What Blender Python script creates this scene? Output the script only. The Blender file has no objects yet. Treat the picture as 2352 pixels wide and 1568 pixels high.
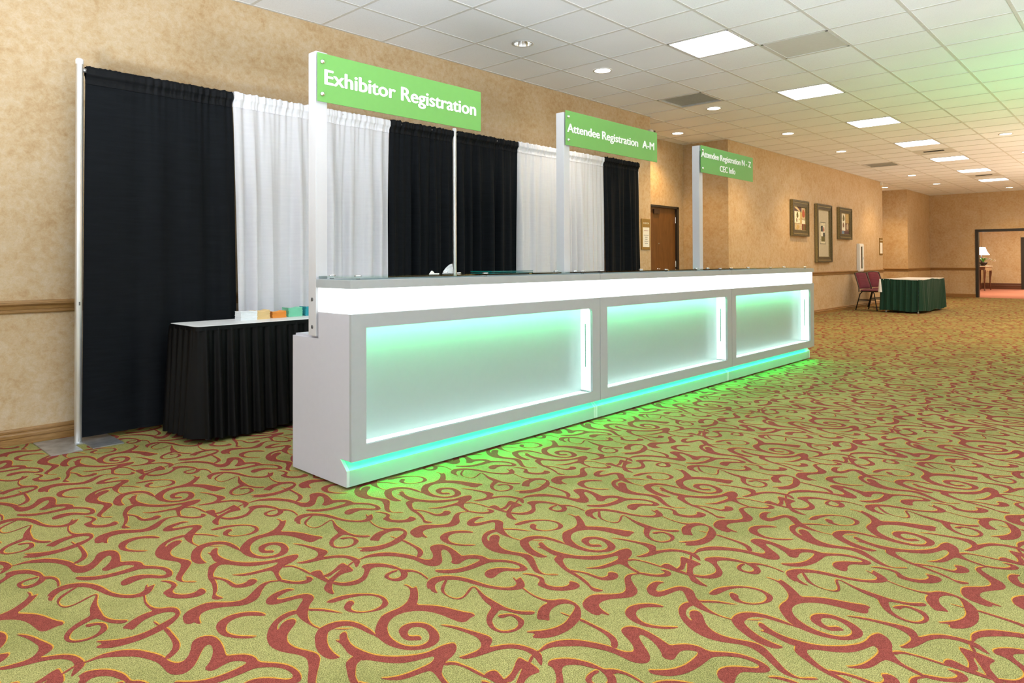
import bpy, bmesh, math, random
from mathutils import Vector, Matrix, noise
from mathutils.geometry import tessellate_polygon
random.seed(7)
sc = bpy.context.scene
COL = sc.collection
PI = math.pi
# ---------------------------------------------------------------- camera
# world: X runs down the hall along the long wall, Y points at that wall, Z up; the camera stands above the origin
YAW, PITCH, ROLL, CAM_H, F_PX, SHIFT = .75598, .0116, -.00347, 1.0978, 1576.6, -201.77
_fw = Vector((math.cos(YAW), math.sin(YAW), 0)); _rt = Vector((math.sin(YAW), -math.cos(YAW), 0)); _up = Vector((0, 0, 1))
_d = _fw*math.cos(PITCH) + _up*math.sin(PITCH); _w = -_fw*math.sin(PITCH) + _up*math.cos(PITCH)
_r = _rt*math.cos(ROLL) + _w*math.sin(ROLL); _u = -_rt*math.sin(ROLL) + _w*math.cos(ROLL)
cam_data = bpy.data.cameras.new('camera')
cam_data.sensor_width = 36; cam_data.lens = 36*F_PX/2352; cam_data.shift_y = SHIFT/2352
cam_data.clip_start = .05; cam_data.clip_end = 200
cam = bpy.data.objects.new('camera', cam_data); COL.objects.link(cam)
M = Matrix((( _r.x, _u.x, -_d.x, 0), (_r.y, _u.y, -_d.y, 0), (_r.z, _u.z, -_d.z, CAM_H), (0, 0, 0, 1)))
cam.matrix_world = M
sc.camera = cam
# ---------------------------------------------------------------- world, exposure, light levels
sc.view_settings.view_transform = 'Standard'; sc.view_settings.look = 'None'
sc.view_settings.gamma = 1; sc.view_settings.use_curve_mapping = False
sc.view_settings.exposure = 0.6
w = bpy.data.worlds.new('world'); sc.world = w; w.use_nodes = True
w.node_tree.nodes['Background'].inputs[0].default_value = (1, .93, .82, 1)
w.node_tree.nodes['Background'].inputs[1].default_value = .05
PANEL_E = 9.0        # fluorescent ceiling panels near the camera
PANEL_FAR_E = 11.0    # the ones further down the hall
CAN_E = 60.0          # lens of a downlight
SPOT_W = 68.0         # beam of a downlight
LED_E = 38.0          # green strips of the counter
BAND_E = 2.2          # white light band of the counter
FILL_WINDOW_E = 1.3        # glowing windows added as fill behind and beside the camera, unseen
FILL_SCONCE_W = 40.0       # warm sconces added as fill on the right wall, out of view
FILL_UP_W = 1300.0    # neutral fill uplights added out of view to brighten the ceiling
WARM_FILL_W = 350.0     # warm fill uplights added down the right side, out of view
UPLIGHT_W = 210.0     # green stage uplight standing right of the counter, out of the frame
# ---------------------------------------------------------------- materials
MATS = {}
def nodes_of(name):
    m = bpy.data.materials.new(name); m.use_nodes = True
    nt = m.node_tree; b = nt.nodes['Principled BSDF']; MATS[name] = m
    return m, nt, b
def N(nt, t, **kw):
    n = nt.nodes.new(t)
    for k, v in kw.items(): setattr(n, k, v)
    return n
def ramp(nt, fac, stops):
    r = N(nt, 'ShaderNodeValToRGB'); e = r.color_ramp.elements
    while len(e) < len(stops): e.new(.5)
    for el, (p, c) in zip(e, stops): el.position = p; el.color = (*c, 1) if len(c) == 3 else c
    nt.links.new(fac, r.inputs[0]); return r.outputs[0]
def noise_tex(nt, scale, detail=3, rough=.5, dist=0, vec=None, stretch=None):
    tc = N(nt, 'ShaderNodeTexCoord'); src = tc.outputs['Object']
    if stretch:
        mp = N(nt, 'ShaderNodeMapping'); mp.inputs['Scale'].default_value = stretch
        nt.links.new(src, mp.inputs[0]); src = mp.outputs[0]
    n = N(nt, 'ShaderNodeTexNoise'); n.inputs['Scale'].default_value = scale
    n.inputs['Detail'].default_value = detail; n.inputs['Roughness'].default_value = rough
    n.inputs['Distortion'].default_value = dist
    nt.links.new(src, n.inputs['Vector']); return n.outputs['Fac']
def bump(nt, b, fac, strength=.2, dist=.002):
    bp = N(nt, 'ShaderNodeBump'); bp.inputs['Strength'].default_value = strength; bp.inputs['Distance'].default_value = dist
    nt.links.new(fac, bp.inputs['Height']); nt.links.new(bp.outputs[0], b.inputs['Normal'])
def mixc(nt, fac, a, b, mode='MIX'):
    m = N(nt, 'ShaderNodeMix', data_type='RGBA', blend_type=mode)
    for s, v in ((m.inputs[0], fac), (m.inputs[6], a), (m.inputs[7], b)):
        if isinstance(v, (int, float)): s.default_value = v
        elif isinstance(v, tuple): s.default_value = (*v, 1) if len(v) == 3 else v
        else: nt.links.new(v, s)
    return m.outputs[2]
def plain(name, col, rough=.5, metal=0, var=.06, scale=30, bmp=0, spec=.5, stretch=None):
    m, nt, b = nodes_of(name)
    f = noise_tex(nt, scale, 4, stretch=stretch)
    c = ramp(nt, f, [(.3, tuple(x*(1-var) for x in col)), (.7, tuple(min(1, x*(1+var)) for x in col))])
    nt.links.new(c, b.inputs['Base Color']); b.inputs['Roughness'].default_value = rough
    b.inputs['Metallic'].default_value = metal; b.inputs['Specular IOR Level'].default_value = spec
    if bmp: bump(nt, b, f, bmp)
    return m
def emit(name, col, strength, cap=None):
    m = bpy.data.materials.new(name); m.use_nodes = True; nt = m.node_tree; MATS[name] = m
    nt.nodes.remove(nt.nodes['Principled BSDF'])
    e = N(nt, 'ShaderNodeEmission'); e.inputs[0].default_value = (*col, 1); e.inputs[1].default_value = strength
    nt.links.new(e.outputs[0], nt.nodes['Material Output'].inputs[0]); return m
def wallpaper(name, a, b_, c_):
    m, nt, b = nodes_of(name)
    big = noise_tex(nt, 3.2, 5, .62, .4)
    fur = noise_tex(nt, 19, 8, .76, .3)
    grain = noise_tex(nt, 160, 2, .6, 1.0)
    t = N(nt, 'ShaderNodeMath', operation='MULTIPLY_ADD'); nt.links.new(fur, t.inputs[0]); t.inputs[1].default_value = .62
    t2 = N(nt, 'ShaderNodeMath', operation='MULTIPLY'); nt.links.new(big, t2.inputs[0]); t2.inputs[1].default_value = .30
    nt.links.new(t2.outputs[0], t.inputs[2])
    c = ramp(nt, t.outputs[0], [(.34, a), (.48, b_), (.63, c_)])
    c = mixc(nt, .25, c, ramp(nt, grain, [(.3, (.55, .55, .55)), (.7, (1, 1, 1))]), 'MULTIPLY')
    nt.links.new(c, b.inputs['Base Color']); b.inputs['Roughness'].default_value = .62
    b.inputs['Specular IOR Level'].default_value = .3
    bump(nt, b, fur, .08, .001)
    return m
wallpaper('wallpaper', (.60, .475, .325), (.535, .385, .22), (.42, .255, .11))
def carpet(name, dark, light, mott):
    m, nt, b = nodes_of(name)
    pile = noise_tex(nt, 330, 2, .7)
    med = noise_tex(nt, 60, 3, .6)
    big = noise_tex(nt, 2.6, 3, .5)
    c = ramp(nt, pile, [(.36, dark), (.62, light)])
    c = mixc(nt, .45, c, ramp(nt, med, [(.35, (.62, .62, .62)), (.62, (1, 1, 1))]), 'MULTIPLY')
    c = mixc(nt, mott, c, ramp(nt, big, [(.38, (.55, .62, .5)), (.55, (1, 1, 1))]), 'MULTIPLY')
    nt.links.new(c, b.inputs['Base Color']); b.inputs['Roughness'].default_value = .95
    b.inputs['Specular IOR Level'].default_value = .1
    bump(nt, b, pile, .5, .002)
    return m
carpet('carpet_olive', (.12, .117, .032), (.46, .42, .155), .42)
carpet('carpet_red', (.165, .032, .024), (.31, .073, .054), .2)
carpet('carpet_gold', (.42, .20, .026), (.66, .34, .05), .1)
carpet('carpet_pink', (.40, .15, .11), (.58, .25, .19), .1)
def ceiling_mat():
    m, nt, b = nodes_of('ceiling_tile')
    sp = noise_tex(nt, 240, 2, .6); bl = noise_tex(nt, 1.3, 2)
    c = ramp(nt, sp, [(.33, (.72, .72, .75)), (.42, (.87, .88, .92))])
    c = mixc(nt, .12, c, ramp(nt, bl, [(.3, (.6, .6, .6)), (.7, (1, 1, 1))]), 'MULTIPLY')
    nt.links.new(c, b.inputs['Base Color']); b.inputs['Roughness'].default_value = .9
    b.inputs['Specular IOR Level'].default_value = .1; bump(nt, b, sp, .3, .002)
ceiling_mat()
plain('grid_white', (.63, .62, .60), .5)
plain('dark_gap', (.05, .045, .04), .9)
plain('metal_panel', (.60, .60, .59), .45, var=.03)
plain('vent_grey', (.62, .61, .58), .6)
def wood(name, a, b_, rough=.4, sc_=9, stretch=(1, 12, 12)):
    m, nt, b = nodes_of(name)
    f = noise_tex(nt, sc_, 6, .6, 1.2, stretch=stretch)
    c = ramp(nt, f, [(.3, a), (.7, b_)]); nt.links.new(c, b.inputs['Base Color'])
    b.inputs['Roughness'].default_value = rough; bump(nt, b, f, .05)
wood('oak_trim', (.21, .105, .028), (.37, .205, .07))
wood('dark_trim', (.075, .025, .012), (.15, .055, .025))
wood('door_wood', (.10, .038, .008), (.18, .078, .02), .35, 3, (9, 9, 1))
plain('black_frame', (.02, .018, .015), .4)
plain('white_laminate', (.54, .54, .60), .32, var=.01)
plain('grey_laminate', (.38, .41, .43), .35, var=.015)
plain('post_white', (.55, .55, .57), .3, var=.01)
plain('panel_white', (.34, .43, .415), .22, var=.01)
plain('chrome', (.80, .80, .80), .18, 1, var=.03)
plain('galvanised', (.52, .54, .56), .38, .85, var=.25, scale=14)
plain('aluminium', (.66, .66, .66), .33, .8, var=.08, scale=18, stretch=(1, 1, .2))
plain('sign_green', (.145, .385, .085), .38, var=.015)
plain('sign_green_deep', (.11, .37, .08), .38, var=.015)
plain('letter_white', (.86, .87, .86), .4, var=.01)
plain('black_screw', (.1, .1, .1), .5)
plain('slot_grey', (.10, .30, .22), .6)
def cloth(name, a, b_, sheen=.1, rough=.8, see=0, glossy=.3, weave=420, spec=.3):
    m, nt, b = nodes_of(name)
    f = noise_tex(nt, weave, 2, .6, stretch=(1, 1, 2.4)); g = noise_tex(nt, 22, 3, stretch=(.25, .25, 3))
    c = mixc(nt, .5, ramp(nt, f, [(.3, a), (.7, b_)]), ramp(nt, g, [(.3, a), (.7, b_)]))
    nt.links.new(c, b.inputs['Base Color']); b.inputs['Roughness'].default_value = rough
    b.inputs['Sheen Weight'].default_value = sheen; b.inputs['Specular IOR Level'].default_value = spec
    bump(nt, b, f, .25, .001)
    if see:
        out = nt.nodes['Material Output']; tr = N(nt, 'ShaderNodeBsdfTransparent'); tl = N(nt, 'ShaderNodeBsdfTranslucent')
        nt.links.new(c, tl.inputs[0]); mx = N(nt, 'ShaderNodeMixShader'); mx.inputs[0].default_value = .12
        nt.links.new(b.outputs[0], mx.inputs[1]); nt.links.new(tl.outputs[0], mx.inputs[2])
        m2 = N(nt, 'ShaderNodeMixShader'); m2.inputs[0].default_value = see
        nt.links.new(mx.outputs[0], m2.inputs[1]); nt.links.new(tr.outputs[0], m2.inputs[2]); nt.links.new(m2.outputs[0], out.inputs[0])
    return m
cloth('drape_black', (.0025, .0034, .0046), (.0075, .0092, .012), see=0, rough=.7, spec=.10, sheen=.01)
cloth('drape_white', (.73, .72, .76), (.79, .78, .82), see=.02)
cloth('pocket_black', (.002, .0025, .0035), (.006, .007, .009), rough=.6, spec=.15, sheen=0)
cloth('pocket_white', (.73, .72, .76), (.80, .79, .83))
cloth('skirt_black', (.0005, .0005, .0007), (.002, .002, .0025), rough=.5, spec=.18, sheen=0)
cloth('skirt_green', (.0, .026, .015), (.001, .050, .028), rough=.6)
cloth('upholstery', (.10, .014, .024), (.19, .030, .05), rough=.85)
plain('vinyl_white', (.82, .81, .80), .35, var=.02)
for nm, c in (('white', (.84, .86, .88)), ('buff', (.80, .56, .26)), ('orange', (.90, .33, .05)), ('mint', (.20, .62, .40)), ('teal', (.03, .35, .42))):
    plain('paper_'+nm, c, .8, var=.10, scale=60, stretch=(.3, .3, 14), bmp=.3)
plain('paper_sheet', (.80, .78, .72), .8, var=.02)
plain('bronze_plaque', (.30, .19, .04), .4, .5)
plain('plaque_text', (.75, .70, .55), .5); plain('ink_red', (.45, .12, .10), .8); plain('ink_grey', (.22, .21, .20), .8)
plain('steel_black', (.012, .012, .012), .35, .3)
plain('steel_bronze', (.09, .06, .045), .3, .6)
plain('cabinet_white', (.78, .79, .77), .4, var=.02)
plain('lamp_bronze', (.03, .022, .018), .4, .3)
plain('leaf_green', (.10, .36, .05), .5, var=.3); plain('petal', (.88, .86, .88), .6)
plain('stone_top', (.72, .62, .50), .3)
plain('carved', (.50, .36, .22), .5, var=.3, scale=80)
plain('plastic_white', (.85, .85, .86), .3)
plain('frame_dark', (.085, .072, .035), .45, .2, var=.5, scale=60)
plain('frame_gold', (.27, .23, .11), .4, .4, var=.25, scale=50)
plain('mat_board', (.52, .47, .33), .8)
ART = {}
for nm, c in dict(cream=(.72, .70, .55), olive=(.17, .15, .07), brown=(.22, .12, .06), plum=(.09, .045, .045), ochre=(.46, .33, .12), tan=(.50, .40, .24), maroon=(.20, .04, .03), rust=(.40, .09, .04), leafy=(.14, .12, .03), teal=(.08, .22, .20), black=(.03, .035, .03), blue=(.16, .24, .32), pale=(.62, .58, .40)).items():
    ART[nm] = plain('art_'+nm, c, .7, var=.3, scale=40)
# LED colours clip to white close to the strip and fall to green further away
emit('led_green', (.24, 1.0, .46), LED_E*2.2)
emit('lining_glow', (.76, 1.0, .92), 1.7)  # glow laid over the niche floor and cheeks as if lit
emit('led_under', (.0, 1.0, .21), LED_E*1.3)
emit('light_band', (.93, 1.0, .97), BAND_E)
emit('panel_light', (.86, .94, 1.0), PANEL_E)
emit('panel_light_far', (.93, .95, 1.0), PANEL_FAR_E)
emit('can_light', (1, .90, .72), CAN_E)
emit('can_off', (.95, .97, 1.0), 1.3)
emit('shade_glow', (1, .93, .82), 7)
def glass_mat():
    m = bpy.data.materials.new('glass'); m.use_nodes = True; nt = m.node_tree; MATS['glass'] = m
    nt.nodes.remove(nt.nodes['Principled BSDF'])
    tr = N(nt, 'ShaderNodeBsdfTransparent'); tr.inputs[0].default_value = (.90, .97, .95, 1)
    gl = N(nt, 'ShaderNodeBsdfGlossy'); gl.inputs['Roughness'].default_value = .02; gl.inputs[0].default_value = (.9, .95, .95, 1)
    fr = N(nt, 'ShaderNodeFresnel'); fr.inputs[0].default_value = 1.45
    mx = N(nt, 'ShaderNodeMixShader')
    nt.links.new(fr.outputs[0], mx.inputs[0]); nt.links.new(tr.outputs[0], mx.inputs[1]); nt.links.new(gl.outputs[0], mx.inputs[2])
    nt.links.new(mx.outputs[0], nt.nodes['Material Output'].inputs[0])
glass_mat()
m, nt, b = nodes_of('clear_bag'); b.inputs['Base Color'].default_value = (.9, .93, .95, 1); b.inputs['Roughness'].default_value = .15
b.inputs['Alpha'].default_value = .38
plain('ext_red', (.42, .03, .03), .3)
plain('desk_maroon', (.13, .035, .03), .4)
plain('teal_glass_edge', (.004, .12, .12), .1)
# ---------------------------------------------------------------- mesh helpers
class MB:
    """collects boxes, tubes, lathes and sheets; build() links them as ONE mesh object"""
    def __init__(s): s.v = []; s.f = []; s.mi = []; s.cur = 0; s.smooth = []
    def add(s, vs, fs, smooth=False, flip=False):
        o = len(s.v); s.v += [tuple(p) for p in vs]
        for f in fs:
            f = [o+i for i in f]
            if flip: f.reverse()
            s.f.append(f); s.mi.append(s.cur); s.smooth.append(smooth)
        return s
    def box(s, x0, y0, z0, x1, y1, z1):
        if x0 > x1: x0, x1 = x1, x0
        if y0 > y1: y0, y1 = y1, y0
        if z0 > z1: z0, z1 = z1, z0
        vs = [(x, y, z) for z in (z0, z1) for y in (y0, y1) for x in (x0, x1)]
        return s.add(vs, [(0, 2, 3, 1), (4, 5, 7, 6), (0, 1, 5, 4), (2, 6, 7, 3), (0, 4, 6, 2), (1, 3, 7, 5)])
    def quad(s, *p): return s.add(p, [(0, 1, 2, 3)])
    def tube(s, pts, r, n=10, caps=True):
        pts = [Vector(p) for p in pts]; rings = []
        rr = r if isinstance(r, (list, tuple)) else [r]*len(pts)
        t = (pts[1]-pts[0]).normalized(); a = Vector((0, 0, 1)) if abs(t.z) < .9 else Vector((1, 0, 0))
        u = t.cross(a).normalized()
        for i, p in enumerate(pts):
            if 0 < i < len(pts)-1: t = ((pts[i+1]-p).normalized() + (p-pts[i-1]).normalized()).normalized()
            elif i: t = (p-pts[i-1]).normalized()
            u = (u - t*u.dot(t)).normalized(); v = t.cross(u)
            rings.append([p + (u*math.cos(2*PI*k/n) + v*math.sin(2*PI*k/n))*rr[i] for k in range(n)])
        vs = [q for rg in rings for q in rg]
        fs = [(i*n+k, i*n+(k+1) % n, (i+1)*n+(k+1) % n, (i+1)*n+k) for i in range(len(pts)-1) for k in range(n)]
        s.add(vs, fs, True)
        if caps:
            s.add(rings[0], [tuple(range(n))[::-1]]); s.add(rings[-1], [tuple(range(n))])
        return s
    def lathe(s, prof, c=(0, 0, 0), n=24, axis='z'):
        vs = []
        for r, h in prof:
            for k in range(n):
                a = 2*PI*k/n; x, y = r*math.cos(a), r*math.sin(a)
                p = (x, y, h) if axis == 'z' else ((x, h, y) if axis == 'y' else (h, x, y))
                vs.append((p[0]+c[0], p[1]+c[1], p[2]+c[2]))
        fs = [(i*n+k, i*n+(k+1) % n, (i+1)*n+(k+1) % n, (i+1)*n+k) for i in range(len(prof)-1) for k in range(n)]
        return s.add(vs, fs, True, axis == 'y')
    def prism(s, poly, a, b_, axis='y'):
        """poly in the plane across axis, extruded from a to b_"""
        n = len(poly)
        def P(p, t): return (p[0], t, p[1]) if axis == 'y' else ((t, p[0], p[1]) if axis == 'x' else (p[0], p[1], t))
        vs = [P(p, a) for p in poly] + [P(p, b_) for p in poly]
        fs = [(k, (k+1) % n, n+(k+1) % n, n+k) for k in range(n)]
        tri = tessellate_polygon([[Vector((p[0], p[1], 0)) for p in poly]])
        fs += [tuple(t) for t in tri] + [tuple(n+i for i in t)[::-1] for t in tri]
        return s.add(vs, fs)
    def grid(s, nx, ny, fn, smooth=True):
        vs = [fn(i/nx, j/ny) for j in range(ny+1) for i in range(nx+1)]
        fs = [(j*(nx+1)+i, j*(nx+1)+i+1, (j+1)*(nx+1)+i+1, (j+1)*(nx+1)+i) for j in range(ny) for i in range(nx)]
        return s.add(vs, fs, smooth)
    def xf(s, mat):
        s.v = [tuple(mat @ Vector(p)) for p in s.v]; return s
    def build(s, name, mat, parent=None, bevel=0, loc=None, recalc=True):
        me = bpy.data.meshes.new(name); me.from_pydata(s.v, [], s.f)
        mats = mat if isinstance(mat, (list, tuple)) else [mat]
        for mm in mats: me.materials.append(MATS[mm] if isinstance(mm, str) else mm)
        for p, mi, sm in zip(me.polygons, s.mi, s.smooth): p.material_index = mi; p.use_smooth = sm
        if recalc:
            bm = bmesh.new(); bm.from_mesh(me); bmesh.ops.recalc_face_normals(bm, faces=bm.faces); bm.to_mesh(me); bm.free()
        o = bpy.data.objects.new(name, me); COL.objects.link(o)
        if parent: o.parent = parent
        if loc: o.location = loc
        if bevel:
            bv = o.modifiers.new('bevel', 'BEVEL'); bv.width = bevel; bv.segments = 2; bv.limit_method = 'ANGLE'
        return o
def tag(o, label=None, cat=None, group=None, kind=None):
    if label: o['label'] = label
    if cat: o['category'] = cat
    if group: o['group'] = group
    if kind: o['kind'] = kind
    return o
def empty(name, loc, rz=0):
    o = bpy.data.objects.new(name, None); COL.objects.link(o); o.location = loc; o.rotation_euler = (0, 0, rz); o.empty_display_size = .1
    return o
def struct(o): o['kind'] = 'structure'; return o
def copy_tree(o, parent=None):
    c = o.copy(); COL.objects.link(c); c.parent = parent
    for ch in list(o.children): copy_tree(ch, c)
    return c
def text_mesh(name, body, mat, parent, loc, width, height, offset=0, depth=.0015, align='LEFT', rot=(PI/2, 0, 0), bold=0):
    """letters standing on a surface, fitted to the given width and capital height"""
    cu = bpy.data.curves.new(name, 'FONT'); cu.body = body; cu.offset = offset; cu.extrude = depth; cu.size = 1; cu.resolution_u = 4
    ob = bpy.data.objects.new(name, cu); COL.objects.link(ob)
    dg = bpy.context.evaluated_depsgraph_get(); dg.update()
    me = bpy.data.meshes.new_from_object(ob.evaluated_get(dg))
    bpy.data.objects.remove(ob); bpy.data.curves.remove(cu)
    xs = [v.co.x for v in me.vertices]; x0, x1 = min(xs), max(xs)
    sx = width/(x1-x0); sy = height/(.729 + 2*offset)
    for v in me.vertices:
        v.co.x = (v.co.x-x0)*sx; v.co.y *= sy; v.co.z = v.co.z*1.0
        if align == 'CENTER': v.co.x -= width/2
    if bold:
        bm = bmesh.new()
        for q, (dx, dz) in enumerate(((-bold, 0), (0, bold*.6), (0, -bold*.6), (bold, 0))):
            n0 = len(bm.verts); bm.from_mesh(me); bm.verts.ensure_lookup_table()
            for v in list(bm.verts)[n0:]: v.co.x += dx*height; v.co.y += dz*height; v.co.z += q*.0003
        bm.to_mesh(me); bm.free()
    me.name = name; me.materials.clear(); me.materials.append(MATS[mat])
    o = bpy.data.objects.new(name, me); COL.objects.link(o); o.parent = parent; o.location = loc; o.rotation_euler = rot
    return o
def words(body, mat, parent, loc, width, height, offset):
    """one object per word, spaced as in the whole line"""
    def raw(t):
        cu = bpy.data.curves.new('t', 'FONT'); cu.body = t; cu.offset = offset; ob = bpy.data.objects.new('t', cu); COL.objects.link(ob)
        bpy.context.view_layer.update(); dx = ob.dimensions.x; bpy.data.objects.remove(ob); bpy.data.curves.remove(cu); return dx
    ws = body.split(); rw = [raw(t) for t in ws]; full = raw(body); gap = (full-sum(rw))/body.count(' '); k = width/full; x = 0; i = 0
    for t, r_ in zip(ws, rw):
        text_mesh('lettering', t, mat, parent, (loc[0]+x*k, loc[1], loc[2]), r_*k, height, offset, bold=.035)
        i = body.find(t, i)+len(t); n = len(body[i:])-len(body[i:].lstrip()); x += r_+gap*n
# ---------------------------------------------------------------- room shell
YW, ZC = 5.046, 3.066          # long wall, ceiling height
GX, T = 3.0496, .6096          # a ceiling grid line and the tile size
GY = YW - .5746                # first grid line parallel to the long wall
Y2 = 5.07                      # second stretch of the long wall
XF = 24.0                      # far wall
YR = -6.2                      # right wall, out of sight
XB = -4.2                      # wall behind the camera
def wall(name, *quads):
    m = MB()
    for q in quads: m.box(*q)
    return struct(m.build(name, 'wallpaper'))
wall('wall_left', (XB, YW, 0, 8.114, YW+.12, ZC+.02))
wall('wall_alcove', (8.114-.12, YW+.12, 0, 8.114, 5.88, ZC+.02), (8.0, 5.88, 0, 9.33, 6.0, ZC+.02), (9.33, 5.88, 1.99, 10.31, 6.0, ZC+.02), (10.31, 5.88, 0, 10.49, 6.0, ZC+.02))
wall('wall_left_far', (10.49, Y2, 0, 19.0, 6.0, ZC+.02))
wall('wall_recess', (19.0, 5.9, 0, 21.45, 6.02, ZC+.02), (21.45, 5.09, 0, 24.0, 6.02, ZC+.02))
wall('wall_far', (XF, 3.92, 0, XF+.14, 5.09, ZC+.02), (XF, 1.83, 1.985, XF+.14, 3.92, ZC+.02), (XF, YR, 0, XF+.14, 1.83, ZC+.02))
wall('wall_right', (XB, YR-.12, 0, XF, YR, ZC+.02))
wall('wall_back', (XB-.12, YR, 0, XB, YW, ZC+.02))
# moulding profiles: (distance off the wall, height)
BASE = [(0, 0), (.016, 0), (.016, .034), (.013, .036), (.013, .040), (.018, .044), (.019, .060), (.014, .068), (.009, .070), (.009, .074), (.013, .077), (.013, .086), (.007, .095), (0, .097)]
RAIL = [(0, .793), (.010, .793), (.014, .800), (.014, .806), (.009, .808), (.009, .814), (.012, .817), (.016, .835), (.026, .844), (.030, .848), (.030, .860), (.024, .870), (0, .872)]
def moulding(name, path, prof, mat='oak_trim'):
    """sweep prof along a floor path; the room lies on the right-hand side of the path"""
    m = MB(); n = len(prof)
    pts = [Vector((p[0], p[1])) for p in path]; dirs = [(pts[i+1]-pts[i]).normalized() for i in range(len(pts)-1)]
    nrm = [Vector((d.y, -d.x)) for d in dirs]; vs = []
    for i, p in enumerate(pts):
        if i == 0: o = nrm[0]
        elif i == len(pts)-1: o = nrm[-1]
        else:
            o = nrm[i-1]+nrm[i]; o = o/o.dot(nrm[i])
        for d, z in prof: vs.append((p.x+o.x*d, p.y+o.y*d, z))
    fs = [(i*n+k, i*n+(k+1) % n, (i+1)*n+(k+1) % n, (i+1)*n+k) for i in range(len(pts)-1) for k in range(n)]
    m.add(vs, fs); m.add(vs[:n], [tuple(range(n))]); m.add(vs[-n:], [tuple(range(n))])
    return struct(m.build(name, mat))
P1 = [(XB, YW), (8.114, YW), (8.114, 5.88), (9.27, 5.88)]
P2 = [(10.37, 5.88), (10.49, 5.88), (10.49, Y2), (19.0, Y2), (19.0, 5.9), (21.45, 5.9), (21.45, 5.09), (XF, 5.09), (XF, 3.925)]
P3 = [(XF, 1.82), (XF, YR)]
moulding('baseboard_left', P1, BASE); moulding('baseboard_left_far', P2, BASE); moulding('baseboard_far', P3, BASE)
moulding('trim_1', P1, RAIL); moulding('trim_2', P2, RAIL); moulding('trim_3', P3, RAIL)
# alcove door
m = MB(); m.box(9.33, 5.90, .005, 10.25, 5.94, 1.965)
d1 = struct(m.build('door_1', 'door_wood'))
m = MB(); m.box(9.27, 5.862, 0, 9.33, 5.95, 1.99); m.box(10.25, 5.862, 0, 10.31, 5.95, 1.99); m.box(9.27, 5.862, 1.965, 10.31, 5.95, 2.0)
struct(m.build('trim_4', 'black_frame'))
m = MB(); m.box(9.55, 5.87, 1.86, 9.72, 5.90, 1.93); m.build('door_closer', 'steel_bronze', d1)
for z in (.25, 1.05, 1.78):
    m = MB(); m.tube([(10.245, 5.893, z-.05), (10.245, 5.893, z+.05)], .008, 8); m.build('hinge', 'chrome', d1)
m = MB(); m.lathe([(0, -.04), (.022, -.035), (.026, -.02), (.012, -.008), (.03, 0)], (9.70, 5.897, .96), 14, 'y'); m.build('door_knob', 'chrome', d1)
m = MB(); m.lathe([(0, -.012), (.008, -.010), (.009, 0)], (9.72, 5.899, 1.38), 10, 'y'); m.build('peephole', 'chrome', d1)
# doorway in the far wall
m = MB(); m.box(XF-.02, 3.85, 0, XF+.16, 3.925, 1.99); m.box(XF-.02, 1.825, 0, XF+.16, 1.90, 1.99); m.box(XF-.02, 1.90, 1.915, XF+.16, 3.85, 1.99)
struct(m.build('trim_5', 'black_frame'))
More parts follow.
